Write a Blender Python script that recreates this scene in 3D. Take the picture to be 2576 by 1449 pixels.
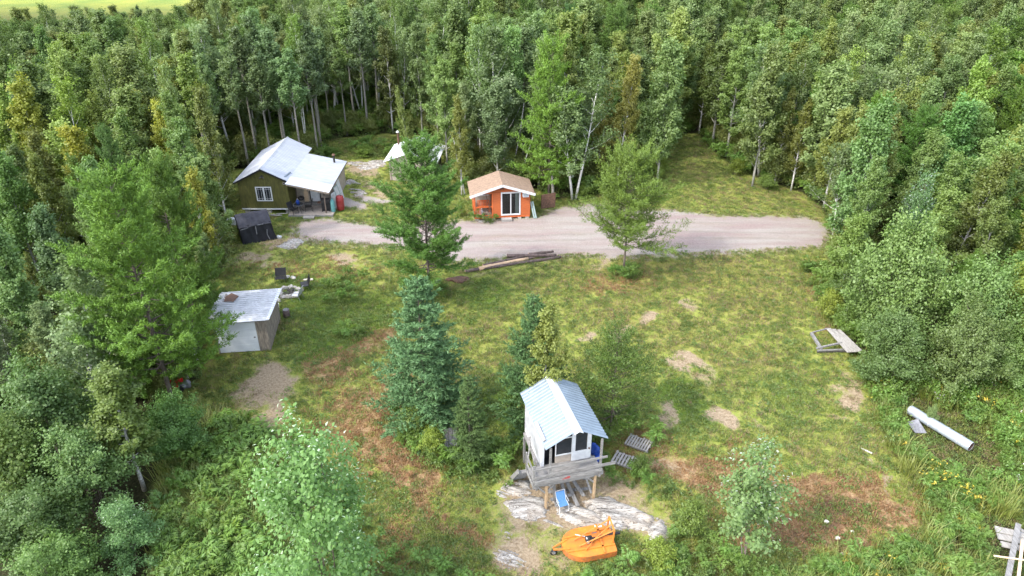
import bpy, math, random
import numpy as np
from mathutils import Vector, Matrix
R = math.radians
S = bpy.context.scene
for o in list(bpy.data.objects): bpy.data.objects.remove(o)
C = S.collection
random.seed(7); RNG = np.random.default_rng(7)

# ------------------------------------------------------------- camera, sky, sun, exposure
CH, PITCH, HF = 25.0, R(29.5), 35.0
cam = bpy.data.objects.new('camera', bpy.data.cameras.new('camera')); C.objects.link(cam)
cam.location = (0, 0, CH); cam.rotation_euler = (math.pi/2 - PITCH, 0, 0)
cam.data.sensor_width = 36; cam.data.angle = R(2*HF); cam.data.clip_end = 3000
S.camera = cam
SUN_EL, SUN_DIR = R(45), Vector((-0.84, -0.54))
w = bpy.data.worlds.new('World'); S.world = w; w.use_nodes = True
nt = w.node_tree; sky = nt.nodes.new('ShaderNodeTexSky'); sky.sky_type = 'NISHITA'; sky.sun_disc = False
sky.sun_elevation = SUN_EL; sky.sun_rotation = math.atan2(SUN_DIR.x, SUN_DIR.y) % (2*math.pi)
sky.dust_density = 2.0
bg = nt.nodes['Background']; hz = nt.nodes.new('ShaderNodeHueSaturation'); hz.inputs['Saturation'].default_value = .55; nt.links.new(sky.outputs[0], hz.inputs['Color']); nt.links.new(hz.outputs[0], bg.inputs[0])   # thin cloud; bg.inputs[1].default_value = 0.072
sl = bpy.data.lights.new('sun', 'SUN'); sl.energy = 3.7; sl.angle = R(2.5); sl.color = (1, .95, .84)
so = bpy.data.objects.new('sun', sl); C.objects.link(so)
sd = Vector((SUN_DIR.x, SUN_DIR.y, 0)).normalized()*math.cos(SUN_EL) + Vector((0, 0, math.sin(SUN_EL)))
so.rotation_euler = sd.to_track_quat('Z', 'Y').to_euler()
S.view_settings.view_transform = 'Standard'; S.view_settings.look = 'None'
S.view_settings.exposure = -0.34; S.view_settings.gamma = 1
S.render.engine = 'CYCLES'
try:
    S.cycles.max_bounces = 5; S.cycles.diffuse_bounces = 3; S.cycles.transparent_max_bounces = 6; S.cycles.transmission_bounces = 3
except Exception: pass

F = 1288/math.tan(R(HF))
def G(u, v, z=0.0):          # where on the ground (or at height z) a spot measured on the photo lies
    x = (u-1288)/F; y = -(v-724.5)/F
    dy = math.cos(PITCH)+y*math.sin(PITCH); dz = -math.sin(PITCH)+y*math.cos(PITCH)
    t = (z-CH)/dz
    return (x*t, dy*t)
def uv_of(X, Y, Z=0.0):
    X = np.asarray(X, float); Y = np.asarray(Y, float)
    d = Y*math.cos(PITCH)-(Z-CH)*math.sin(PITCH); up = Y*math.sin(PITCH)+(Z-CH)*math.cos(PITCH)
    d = np.maximum(d, .01)
    return 1288+F*X/d, 724.5-F*up/d
def ang(v): return PITCH+math.atan((v-724.5)/F)
def fix(u, vb, vt):          # x, y, height of an upright thing between two photo rows
    y = G(u, vb)[1]; z = CH-y*math.tan(ang(vt)); zm = z*.5
    d = y*math.cos(PITCH)-(zm-CH)*math.sin(PITCH)
    return (u-1288)/F*d, y, z
def fixh(u, vt, h):
    y = (CH-h)/math.tan(ang(vt)); d = y*math.cos(PITCH)-(h*.6-CH)*math.sin(PITCH)
    return (u-1288)/F*d, y, h
def inpoly(X, Y, poly):
    X = np.asarray(X, float); Y = np.asarray(Y, float); r = np.zeros(X.shape, bool); n = len(poly)
    for i in range(n):
        x1, y1 = poly[i]; x2, y2 = poly[(i+1) % n]
        if y1 == y2: continue
        c = ((y1 > Y) != (y2 > Y)) & (X < (x2-x1)*(Y-y1)/(y2-y1)+x1); r ^= c
    return r
def hgt(X, Y):               # terrain height
    X = np.asarray(X, float); Y = np.asarray(Y, float)
    return .035*np.sin(X*.33+1.3)*np.cos(Y*.27)+.015*np.sin(X*1.1+Y*.7)*np.cos(Y*.9-X*.4)
def gz(x, y): return float(hgt(x, y))

# ------------------------------------------------------------- helpers
class MB:
    def __init__(s): s.v = []; s.f = []; s.sm = False
    def add(s, vs, fs, m=None):
        b = len(s.v)
        s.v += [tuple(m @ Vector(p)) if m is not None else tuple(p) for p in vs]
        s.f += [tuple(b+i for i in f) for f in fs]; return s
    def box(s, x0, x1, y0, y1, z0, z1, m=None):
        return s.add([(x0,y0,z0),(x1,y0,z0),(x1,y1,z0),(x0,y1,z0),(x0,y0,z1),(x1,y0,z1),(x1,y1,z1),(x0,y1,z1)],
            [(0,3,2,1),(4,5,6,7),(0,1,5,4),(1,2,6,5),(2,3,7,6),(3,0,4,7)], m)
    def beam(s, a, b, wd, th, up=(0,0,1)):
        a = Vector(a); b = Vector(b); d = (b-a); L = d.length; d.normalize()
        u = Vector(up); r = d.cross(u)
        if r.length < 1e-4: r = d.cross(Vector((1,0,0)))
        r.normalize(); u = r.cross(d)
        m = Matrix((( r.x,d.x,u.x,a.x),(r.y,d.y,u.y,a.y),(r.z,d.z,u.z,a.z),(0,0,0,1)))
        return s.box(-wd/2, wd/2, 0, L, -th/2, th/2, m)
    def tube(s, pts, rs, n=8, cap=True):
        pts = [Vector(p) for p in pts]; b = len(s.v); k = len(pts)
        if not hasattr(rs, '__len__'): rs = [rs]*k
        for i, p in enumerate(pts):
            d = (pts[min(i+1, k-1)]-pts[max(i-1, 0)]).normalized()
            r = d.cross(Vector((0,0,1)) if abs(d.z) < .9 else Vector((1,0,0))).normalized(); u = r.cross(d)
            for j in range(n):
                a = 2*math.pi*j/n; s.v.append(tuple(p+(r*math.cos(a)+u*math.sin(a))*rs[i]))
        for i in range(k-1):
            for j in range(n):
                a = b+i*n+j; c = b+i*n+(j+1) % n; s.f.append((a, c, c+n, a+n))
        if cap:
            s.f.append(tuple(b+j for j in range(n))[::-1]); s.f.append(tuple(b+(k-1)*n+j for j in range(n)))
        return s
    def prism(s, pts, d, m=None):     # polygon of 3-D points pushed by vector d
        n = len(pts); d = Vector(d); vs = [Vector(p) for p in pts]; vs = vs+[p+d for p in vs]
        fs = [tuple(range(n))[::-1], tuple(range(n, 2*n))]+[(i, (i+1) % n, (i+1) % n+n, i+n) for i in range(n)]
        return s.add(vs, fs, m)
    def rock(s, c, r, seed=0, sq=.6, sub=1):
        rn = random.Random(seed); import bmesh
        bm = bmesh.new(); bmesh.ops.create_icosphere(bm, subdivisions=sub+1, radius=1)
        vs = []
        for v in bm.verts:
            k = 1+.35*math.sin(v.co.x*3+seed)*math.cos(v.co.y*4+seed*2)+rn.uniform(-.12, .12)
            vs.append((c[0]+v.co.x*r[0]*k, c[1]+v.co.y*r[1]*k, c[2]+v.co.z*r[2]*k))
        fs = [tuple(v.index for v in f.verts) for f in bm.faces]; bm.free(); return s.add(vs, fs)
    def build(s, name, mat, parent=None, smooth=False, loc=None):
        me = bpy.data.meshes.new(name); me.from_pydata(s.v, [], s.f); me.materials.append(mat)
        import bmesh
        bm = bmesh.new(); bm.from_mesh(me); bmesh.ops.recalc_face_normals(bm, faces=bm.faces); bm.to_mesh(me); bm.free()
        if smooth: me.polygons.foreach_set('use_smooth', [True]*len(me.polygons))
        o = bpy.data.objects.new(name, me); C.objects.link(o)
        if parent is not None: o.parent = parent
        if loc: o.location = loc
        return o
def tag(o, label=None, cat=None, group=None, kind=None):
    if label: o['label'] = label
    if cat: o['category'] = cat
    if group: o['group'] = group
    if kind: o['kind'] = kind
    return o
def thing(name, label, cat, loc=(0,0,0), rz=0, group=None):
    o = bpy.data.objects.new(name, None); C.objects.link(o); o.location = loc; o.rotation_euler = (0,0,rz)
    return tag(o, label, cat, group)
def sone(name, mb, mat, label, cat, loc=(0,0,0), rz=0, group=None, smooth=False):
    o = mb.build(name, mat, None, smooth); o.location = loc; o.rotation_euler = (0,0,rz); return tag(o, label, cat, group)

def N(nt, t, **k):
    n = nt.nodes.new(t)
    for a, b in k.items():
        if a.startswith('i_'): n.inputs[a[2:].replace('_', ' ')].default_value = b
        else: setattr(n, a, b)
    return n
def ramp(nt, stops):
    r = nt.nodes.new('ShaderNodeValToRGB'); e = r.color_ramp.elements
    while len(e) < len(stops): e.new(.5)
    for i, (p, c) in enumerate(stops): e[i].position = p; e[i].color = (*c, 1) if len(c) == 3 else c
    return r
def mat(name, c1, c2=None, rough=.7, scale=4, stretch=(1,1,1), bump=.3, metal=0, c3=None, detail=6, spec=.3, coat=0):
    m = bpy.data.materials.new(name); m.use_nodes = True; nt = m.node_tree; b = nt.nodes['Principled BSDF']
    b.inputs['Roughness'].default_value = rough; b.inputs['Metallic'].default_value = metal
    b.inputs['Specular IOR Level'].default_value = spec; b.inputs['Coat Weight'].default_value = coat
    c2 = c2 or tuple(x*.7 for x in c1)
    tc = N(nt, 'ShaderNodeTexCoord'); mp = N(nt, 'ShaderNodeMapping'); mp.inputs['Scale'].default_value = stretch
    nt.links.new(tc.outputs['Object'], mp.inputs[0])
    no = N(nt, 'ShaderNodeTexNoise', i_Scale=scale, i_Detail=detail, i_Roughness=.65); nt.links.new(mp.outputs[0], no.inputs['Vector'])
    st = [(.32, c2), (.62, c1)]
    if c3: st.append((.74, c3))
    r = ramp(nt, st); nt.links.new(no.outputs['Fac'], r.inputs[0]); nt.links.new(r.outputs[0], b.inputs['Base Color'])
    if bump:
        bp = N(nt, 'ShaderNodeBump', i_Strength=bump, i_Distance=.02)
        nt.links.new(no.outputs['Fac'], bp.inputs['Height']); nt.links.new(bp.outputs[0], b.inputs['Normal'])
    return m
def leafmat(name, front, back, dry=None, tr=.45, var=.25, pos=.75):
    m = bpy.data.materials.new(name); m.use_nodes = True; nt = m.node_tree; L = nt.links.new
    for n in list(nt.nodes):
        if n.type == 'BSDF_PRINCIPLED': nt.nodes.remove(n)
    out = [n for n in nt.nodes if n.type == 'OUTPUT_MATERIAL'][0]
    at = N(nt, 'ShaderNodeAttribute', attribute_name='v'); oi = N(nt, 'ShaderNodeObjectInfo'); ge = N(nt, 'ShaderNodeNewGeometry')
    r = ramp(nt, [(0, tuple(c*(1-var) for c in front)), (pos, front), (min(1, pos+.25), dry or tuple(min(1, c*(1+var)) for c in front))])
    L(at.outputs['Fac'], r.inputs[0])
    mx = N(nt, 'ShaderNodeMix', data_type='RGBA'); L(ge.outputs['Backfacing'], mx.inputs[0]); L(r.outputs[0], mx.inputs[6]); mx.inputs[7].default_value = (*back, 1)
    # the tree's own tint and a small change from tree to tree
    t1 = N(nt, 'ShaderNodeMix', data_type='RGBA', blend_type='MULTIPLY'); t1.inputs[0].default_value = 1
    L(mx.outputs[2], t1.inputs[6]); L(oi.outputs['Color'], t1.inputs[7])
    hs = N(nt, 'ShaderNodeHueSaturation'); L(t1.outputs[2], hs.inputs['Color'])
    m1 = N(nt, 'ShaderNodeMapRange'); m1.inputs[3].default_value = .488; m1.inputs[4].default_value = .512; L(oi.outputs['Random'], m1.inputs[0]); L(m1.outputs[0], hs.inputs['Hue'])
    mm = N(nt, 'ShaderNodeMath', operation='MULTIPLY', i_Value=0); mm.inputs[1].default_value = 7.31; L(oi.outputs['Random'], mm.inputs[0])
    fr = N(nt, 'ShaderNodeMath', operation='FRACT'); L(mm.outputs[0], fr.inputs[0])
    m2 = N(nt, 'ShaderNodeMapRange'); m2.inputs[3].default_value = .78; m2.inputs[4].default_value = 1.22; L(fr.outputs[0], m2.inputs[0]); L(m2.outputs[0], hs.inputs['Value'])
    d = N(nt, 'ShaderNodeBsdfDiffuse'); t = N(nt, 'ShaderNodeBsdfTranslucent'); L(hs.outputs[0], d.inputs[0]); L(hs.outputs[0], t.inputs[0])
    ms = N(nt, 'ShaderNodeMixShader'); ms.inputs[0].default_value = tr; L(d.outputs[0], ms.inputs[1]); L(t.outputs[0], ms.inputs[2])
    g = N(nt, 'ShaderNodeBsdfGlossy', i_Roughness=.5); g.inputs[0].default_value = (.9, .95, 1, 1)
    m3 = N(nt, 'ShaderNodeMixShader'); m3.inputs[0].default_value = .025; L(ms.outputs[0], m3.inputs[1]); L(g.outputs[0], m3.inputs[2])
    L(m3.outputs[0], out.inputs[0]); return m

M = {}
M['greywood'] = mat('weathered_grey_wood', (.25,.243,.235), (.11,.105,.10), .85, 3, (6,1,6), .5, c3=(.33,.32,.31))
M['greyw_x'] = mat('weathered_grey_wood_lengthwise', (.26,.253,.245), (.12,.115,.11), .85, 3, (1,6,6), .5)
M['deck'] = mat('worn_deck_boards', (.37,.33,.29), (.20,.17,.15), .85, 4, (1,5,5), .4)
M['rawwood'] = mat('tan_raw_wood', (.45,.32,.19), (.25,.17,.10), .8, 3, (5,5,1), .4)
M['plank'] = mat('aged_brown_planks', (.30,.25,.20), (.10,.085,.075), .9, 3, (7,7,.8), .6, c3=(.42,.35,.27))
M['olive'] = mat('olive_painted_boards', (.115,.11,.032), (.07,.07,.024), .7, 2.2, (3,3,.8), .3)
M['white'] = mat('white_paint', (.62,.63,.65), (.52,.53,.55), .5, 6, bump=.05)
M['roofwhite'] = mat('pale_sheet_metal_roof', (.44,.46,.50), (.35,.37,.41), .45, 1.3, (1,2.5,1), .05, metal=.25, c3=(.56,.57,.60))
M['roofbright'] = mat('bright_new_roof_sheet', (.60,.62,.65), (.54,.56,.59), .45, 2, bump=.02)
M['galv'] = mat('galvanised_sheet', (.27,.325,.385), (.21,.255,.305), .45, 2.0, (1,1,1), .05, metal=.45)
M['galvdull'] = mat('dull_galvanised_sheet', (.58,.59,.62), (.40,.41,.43), .5, 2.5, (1,1,1), .05, metal=.3, c3=(.66,.67,.69))
M['rust'] = mat('rusty_brown_metal', (.16,.09,.06), (.07,.04,.03), .8, 8)
M['orangew'] = mat('orange_stained_siding', (.46,.115,.032), (.32,.08,.025), .6, 3, (1,1,6), .15)
M['orangetrim'] = mat('orange_painted_trim', (.58,.14,.04), (.40,.09,.028), .6, 5)
M['shingle'] = mat('tan_brown_shingles', (.29,.205,.145), (.18,.125,.09), .95, 5, (1,1,1), .6, c3=(.35,.26,.19), detail=9)
M['shade'] = mat('shade_black', (.02,.02,.02), (.012,.012,.014), .9, 3)  # near-black stand-in for shade inside rooms, openings and under the floor
M['curtain'] = mat('pale_curtain', (.55,.55,.5), (.4,.4,.37), .9, 5, (6,6,.5))
M['tan'] = mat('tan_wall_board', (.42,.36,.30), (.30,.26,.22), .85, 3)
M['black'] = mat('black_plastic', (.018,.018,.02), (.03,.03,.032), .45, 5)
M['blackmetal'] = mat('black_painted_metal', (.02,.02,.022), (.04,.035,.03), .5, 7)
M['tarp'] = mat('black_tarpaulin', (.021,.022,.032), (.011,.012,.018), .52, 1.6, bump=1.0, spec=.4)
M['tarptop'] = mat('faded_black_roof_cloth', (.05,.05,.062), (.028,.028,.036), .85, 2.5, (1,1,1), .6)
M['strap'] = mat('grey_strap', (.22,.22,.24), (.12,.12,.13), .7, 8)
M['tealtank'] = mat('teal_tank_paint', (.13,.33,.33), (.09,.22,.23), .5, 4)
M['redtank'] = mat('red_plastic_barrel', (.34,.045,.045), (.2,.03,.03), .5, 3)
M['blue'] = mat('blue_plastic', (.015,.06,.30), (.01,.035,.2), .4, 5)
M['bluecloth'] = mat('blue_webbing', (.10,.24,.46), (.06,.14,.32), .8, 30)
M['rail_green'] = mat('grey_green_board', (.30,.38,.36), (.2,.27,.26), .7, 4)
M['mower'] = mat('orange_machine_paint', (.66,.20,.025), (.40,.14,.035), .5, 2.2, bump=.1, spec=.4, c3=(.70,.26,.06), detail=9)
M['mowerworn'] = mat('faded_orange_steel', (.52,.16,.03), (.22,.10,.05), .6, 6)
M['stone'] = mat('grey_fieldstone', (.42,.39,.36), (.2,.19,.18), .9, 3.5, bump=.6)
M['char'] = mat('charred_wood_and_ash', (.10,.09,.085), (.03,.028,.025), .95, 6)
M['bark'] = mat('brown_grey_bark', (.17,.135,.115), (.07,.055,.045), .95, 6, (1,1,.3), .8)
M['pinebark'] = mat('grey_brown_pine_bark', (.15,.12,.10), (.06,.05,.042), .95, 5, (1,1,.4), .8)
M['peeled'] = mat('peeled_log_wood', (.58,.40,.25), (.40,.27,.18), .8, 3, (1,1,1), .3)
M['logbark'] = mat('purple_brown_log_bark', (.15,.11,.10), (.06,.045,.04), .95, 6, bump=.9)
M['aspenbark'] = mat('pale_aspen_bark', (.30,.30,.26), (.20,.19,.16), .8, 3.5, (1,1,2.5), .3, c3=(.45,.45,.40))
M['birchbark'] = mat('white_birch_bark', (.58,.57,.54), (.18,.16,.15), .7, 3.2, (1,1,3), .3, c3=(.66,.65,.63))
M['whitebark'] = mat('chalky_white_bark', (.74,.73,.70), (.40,.39,.36), .7, 3.2, (1,1,3), .3)
M['dullaspen'] = mat('shaded_grey_aspen_bark', (.24,.23,.20), (.13,.12,.10), .85, 4, (1,1,2.5), .3)  # darker copy of the aspen bark, shade of the wood put into its colour
M['pipe'] = mat('zinc_corrugated_pipe', (.46,.51,.56), (.34,.38,.42), .4, 3, metal=.4)
M['lumber'] = mat('sun_bleached_lumber', (.37,.35,.325), (.22,.205,.19), .85, 3, (6,1,6), .4)
M['freshwood'] = mat('fresh_cut_lumber', (.66,.50,.34), (.52,.38,.25), .8, 3, (5,1,5), .3)
M['redstuff'] = mat('red_paint', (.55,.015,.02), (.3,.01,.012), .35, 4, spec=.5)
M['bone'] = mat('bleached_wood', (.52,.49,.44), (.5,.46,.4), .85, 5)
def glassmat():
    m = bpy.data.materials.new('window_glass'); m.use_nodes = True; nt = m.node_tree; nt.nodes.remove(nt.nodes['Principled BSDF'])
    t = N(nt, 'ShaderNodeBsdfTransparent'); t.inputs[0].default_value = (.75,.8,.8,1); g = N(nt, 'ShaderNodeBsdfGlossy', i_Roughness=.03)
    lw = N(nt, 'ShaderNodeFresnel', i_IOR=1.5); ms = N(nt, 'ShaderNodeMixShader')
    nt.links.new(lw.outputs[0], ms.inputs[0]); nt.links.new(t.outputs[0], ms.inputs[1]); nt.links.new(g.outputs[0], ms.inputs[2])
    nt.links.new(ms.outputs[0], nt.nodes['Material Output'].inputs[0]); return m
M['glass'] = glassmat()
M['pane'] = mat('dark_window_pane', (.03,.035,.04), (.02,.022,.025), .08, 3, bump=0, spec=.6)
# bedrock with pale bands
def rockmat():
    m = bpy.data.materials.new('banded_bedrock'); m.use_nodes = True; nt = m.node_tree; b = nt.nodes['Principled BSDF']; L = nt.links.new
    tc = N(nt, 'ShaderNodeTexCoord'); mp = N(nt, 'ShaderNodeMapping'); mp.inputs['Scale'].default_value = (.22,1.5,1.2); mp.inputs['Rotation'].default_value = (0,0,R(22))
    L(tc.outputs['Object'], mp.inputs[0]); n1 = N(nt, 'ShaderNodeTexNoise', i_Scale=3.4, i_Detail=9, i_Roughness=.72, i_Distortion=.6); L(mp.outputs[0], n1.inputs['Vector'])
    n2 = N(nt, 'ShaderNodeTexNoise', i_Scale=1.1, i_Detail=5); L(tc.outputs['Object'], n2.inputs['Vector'])
    r1 = ramp(nt, [(.36,(.08,.07,.06)),(.44,(.24,.215,.19)),(.50,(.40,.38,.345)),(.545,(.25,.225,.20)),(.60,(.50,.485,.45)),(.70,(.44,.42,.39))]); L(n1.outputs[0], r1.inputs[0])
    r2 = ramp(nt, [(.52,(0,0,0)),(.68,(1,1,1))]); L(n2.outputs[0], r2.inputs[0])
    mx = N(nt, 'ShaderNodeMix', data_type='RGBA'); L(r2.outputs[0], mx.inputs[0]); L(r1.outputs[0], mx.inputs[6]); mx.inputs[7].default_value = (.33,.26,.19,1)
    n3 = N(nt, 'ShaderNodeTexNoise', i_Scale=2.2, i_Detail=6, i_Distortion=.8); mp3 = N(nt, 'ShaderNodeMapping'); mp3.inputs['Scale'].default_value = (.35,2.6,1); mp3.inputs['Rotation'].default_value = (0,0,R(20)); L(tc.outputs['Object'], mp3.inputs[0]); L(mp3.outputs[0], n3.inputs['Vector'])
    r3 = ramp(nt, [(.40,(1,1,1)),(.425,(.12,.1,.08)),(.45,(1,1,1)),(.53,(1,1,1)),(.55,(.2,.17,.14)),(.575,(1,1,1))]); L(n3.outputs[0], r3.inputs[0])
    mc = N(nt, 'ShaderNodeMix', data_type='RGBA', blend_type='MULTIPLY'); mc.inputs[0].default_value = .9
    ma = N(nt, 'ShaderNodeMath', operation='MULTIPLY'); ma.inputs[1].default_value = .5; L(r2.outputs[0], ma.inputs[0]); L(ma.outputs[0], mx.inputs[0])
    L(mx.outputs[2], mc.inputs[6]); L(r3.outputs[0], mc.inputs[7]); L(mc.outputs[2], b.inputs['Base Color']); b.inputs['Roughness'].default_value = .85
    bp = N(nt, 'ShaderNodeBump', i_Strength=1, i_Distance=.07); L(n1.outputs[0], bp.inputs['Height']); L(bp.outputs[0], b.inputs['Normal']); return m
M['bedrock'] = rockmat()

# ------------------------------------------------------------- terrain
def grid_axis(a, b, step, lo, hi):
    mid = list(np.arange(a, b+1e-6, step)); l = []; x = a; s = step
    while x > lo: s *= 1.5; x -= s; l.append(x)
    r = []; x = mid[-1]; s = step
    while x < hi: s *= 1.5; x += s; r.append(x)
    return np.array(l[::-1]+mid+r)
xs = grid_axis(-34, 40, .24, -900, 900); ys = grid_axis(17, 84, .24, -60, 2500)
GX, GY = np.meshgrid(xs, ys); nx, ny = len(xs), len(ys)
wx = sum(a*np.sin(GX*f1+p1+1.7*np.sin(GY*f2+p2)) for a, f1, p1, f2, p2 in ((.35,.9,.3,.7,1.),(.22,2.1,1.1,1.6,.4),(.13,4.6,2.,3.9,2.2)))
wy = sum(a*np.sin(GY*f1+p1+1.7*np.sin(GX*f2+p2)) for a, f1, p1, f2, p2 in ((.45,.8,2.3,.9,.1),(.28,1.9,.1,2.3,1.4),(.15,4.1,1.,4.7,.2)))
U, V = uv_of(GX+wx, GY+wy)
def ell(u, v, ru, rv, a=0, soft=.8):
    du, dv = U-u, V-v; c, s = math.cos(R(a)), math.sin(R(a)); p = (du*c+dv*s)/ru; q = (-du*s+dv*c)/rv
    return np.clip((1-np.sqrt(p*p+q*q))/soft+.5, 0, 1)
def polyf(poly, soft=1.0):       # soft field from a photo polygon, measured in metres on the ground
    wp = [G(*p) for p in poly]; ins = inpoly(GX, GY, wp); d = np.full(GX.shape, 1e9)
    for i in range(len(wp)):
        (x1, y1), (x2, y2) = wp[i], wp[(i+1) % len(wp)]; ex, ey = x2-x1, y2-y1; L2 = ex*ex+ey*ey+1e-9
        t = np.clip(((GX-x1)*ex+(GY-y1)*ey)/L2, 0, 1); d = np.minimum(d, np.hypot(GX-x1-t*ex, GY-y1-t*ey))
    return np.clip(.5+np.where(ins, d, -d)/soft*.5, 0, 1)
mxs = lambda *a: np.maximum.reduce(a)
gravel_poly = [(745,556),(830,550),(935,568),(1010,566),(1130,560),(1200,552),(1345,546),(1400,524),(1500,512),(1600,528),(1700,530),(1800,543),(1900,543),(2035,548),(2085,575),(2075,622),(1960,630),(1840,637),(1700,641),(1560,648),(1460,642),(1330,652),(1200,658),(1130,662),(1050,625),(940,618),(780,608),(738,590)]
gravel = mxs(polyf(gravel_poly, 2.2), .75*ell(870,515,60,18,12), .6*ell(940,500,70,14,8))
dirt = mxs(.95*ell(672,975,85,58,-12), .8*ell(690,1045,55,45,-30), .8*ell(860,655,55,18,8), .75*ell(640,655,60,22,0), .7*ell(700,610,60,25,-8),
  .8*ell(915,432,55,22,5), .75*ell(965,480,60,14,20), .9*ell(1560,842,34,20,-25), .75*ell(1470,848,34,16,0), .85*ell(1650,803,32,16,-20), .95*ell(1722,912,55,24,30), .6*ell(1770,950,50,18,40), .8*ell(1690,1045,35,20,0), .95*ell(1812,1050,24,50,-38),
  .7*ell(1725,765,30,12,0), .65*ell(1910,1075,50,14,30), .8*ell(2210,1205,130,9,46), .7*ell(2105,1045,40,12,45), .75*ell(2135,985,22,60,-20),
  .95*ell(1430,1270,200,62,8), .9*ell(1300,1390,100,55,15), .75*ell(1420,1310,220,50,5), .55*ell(1380,1370,150,45,5), .6*ell(1310,1430,110,30,0), .8*ell(1490,1240,150,60,0), .6*ell(1110,1265,24,18,0), .7*ell(2500,1355,60,50,0), .7*ell(1600,1310,110,45,20), .7*ell(905,412,70,12,0), .6*ell(1210,690,90,12,-5), .65*ell(1515,660,50,14,-10), .6*ell(1700,1180,50,30,20), .55*ell(1330,1100,60,18,0))
rust = mxs(.75*ell(905,1060,95,120,20), .85*ell(1010,1110,70,75,0), .8*ell(1010,1000,55,80,-30), .9*ell(1010,1195,160,40,42), .8*ell(1120,1310,120,26,38), .75*ell(930,870,120,30,-28), .7*ell(820,930,60,55,-30), .7*ell(1060,1250,120,24,42),
  .95*ell(2150,1265,240,50,8), .9*ell(2040,1345,200,55,5), .85*ell(1760,1200,140,55,20), .7*ell(1870,1190,110,45,10), .6*ell(1600,1120,80,60,0), .6*ell(800,1080,90,40,0), .6*ell(1520,720,90,22,-10), .6*ell(2060,760,20,90,0), .55*ell(1000,1350,60,60,0), .45*ell(800,680,170,26,0), .6*ell(640,1080,80,30,0))
yellow = mxs(.9*ell(1650,690,330,60,-4), .75*ell(1900,740,200,100,0), .7*ell(1600,800,230,60,0), .7*ell(1800,880,260,70,15), .6*ell(1900,500,180,45,10), .7*ell(1750,420,45,60,0), .55*ell(1200,840,120,60,0), .6*ell(2100,1120,150,120,20), .5*ell(1200,920,60,60,0), .7*ell(480,1030,60,25,0), .6*ell(800,620,180,30,0), .45*ell(1180,1230,70,60,0))
lush_shade = mxs(.9*ell(790,745,110,70,0), .8*ell(900,800,120,60,-20), .85*ell(830,850,110,80,-40), .8*ell(1220,740,90,40,0), .7*ell(1250,1020,90,100,0), .75*ell(1720,1010,90,70,30), .6*ell(2000,1010,100,80,0), .7*ell(760,540,80,30,0), .6*ell(870,560,50,12,0), .6*ell(1180,1160,80,60,0), .7*ell(1250,560,70,8,0))  # lush grass; the patch right of the large spruce also paints its shadow
open_px = [(450,1560),(400,1260),(440,1120),(430,1010),(520,950),(545,800),(560,700),(588,640),(575,540),(573,428),(800,423),(830,352),(970,338),(1075,345),(1110,385),(1118,440),(1180,488),(1345,478),(1385,508),(1500,495),(1640,447),(1690,375),(1728,338),(1752,338),(1795,390),(1870,440),(2010,487),(2062,522),(2092,600),(2090,690),(2105,760),(2170,905),(2400,940),(2700,960),(3000,1100),(3000,1560)]
open_w = [G(*p) for p in open_px]
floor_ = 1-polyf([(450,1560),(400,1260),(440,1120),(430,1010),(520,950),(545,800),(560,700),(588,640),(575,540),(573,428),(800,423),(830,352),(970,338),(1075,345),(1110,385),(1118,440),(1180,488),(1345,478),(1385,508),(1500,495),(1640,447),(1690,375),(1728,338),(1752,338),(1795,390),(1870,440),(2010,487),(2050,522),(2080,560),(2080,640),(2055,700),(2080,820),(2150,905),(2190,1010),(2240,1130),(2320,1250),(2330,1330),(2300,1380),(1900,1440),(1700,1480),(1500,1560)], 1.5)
_U, _V = U, V; U, V = uv_of(GX+wx*.12, GY+wy*.12)
ruts = mxs(*[.8*ell(u_, v_, 330, 3.2, a_, .9) for u_, v_, a_ in ((1330,592,-1),(1330,606,-1),(1790,583,1),(1790,598,1),(1500,628,-1),(1650,560,0))])
U, V = _U, _V
burnt = mxs(.9*ell(2120,1295,130,40,8), .7*ell(2000,1360,150,30,0), .6*ell(1920,1390,90,30,0), .5*ell(1040,1215,60,20,40), .5*ell(2060,770,16,60,0), .6*ell(1150,715,60,25,0))
field = ((GY > 150) & (GX < -45)).astype(float)
Z = hgt(GX, GY)
co = np.stack([GX, GY, Z], -1).reshape(-1, 3)
me = bpy.data.meshes.new('ground'); me.vertices.add(nx*ny); me.vertices.foreach_set('co', co.ravel())
idx = np.arange(nx*ny).reshape(ny, nx); q = np.stack([idx[:-1,:-1], idx[:-1,1:], idx[1:,1:], idx[1:,:-1]], -1).reshape(-1, 4)
me.loops.add(q.size); me.loops.foreach_set('vertex_index', q.ravel()); me.polygons.add(len(q)); me.polygons.foreach_set('loop_start', np.arange(len(q))*4)
me.update(calc_edges=True); me.polygons.foreach_set('use_smooth', [True]*len(q))
FIELDS = dict(gravel=gravel, dirt=dirt, rusty=rust, yellowish=yellow, lush_shade=lush_shade, burnt=burnt, ruts=ruts, woodfloor=floor_, meadow=field)
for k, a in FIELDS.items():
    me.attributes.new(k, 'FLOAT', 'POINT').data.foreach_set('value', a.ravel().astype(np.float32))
def sample(name, X, Y):
    a = FIELDS[name]; i = np.clip(np.searchsorted(ys, Y)-1, 0, ny-1); j = np.clip(np.searchsorted(xs, X)-1, 0, nx-1); return a[i, j]
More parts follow.
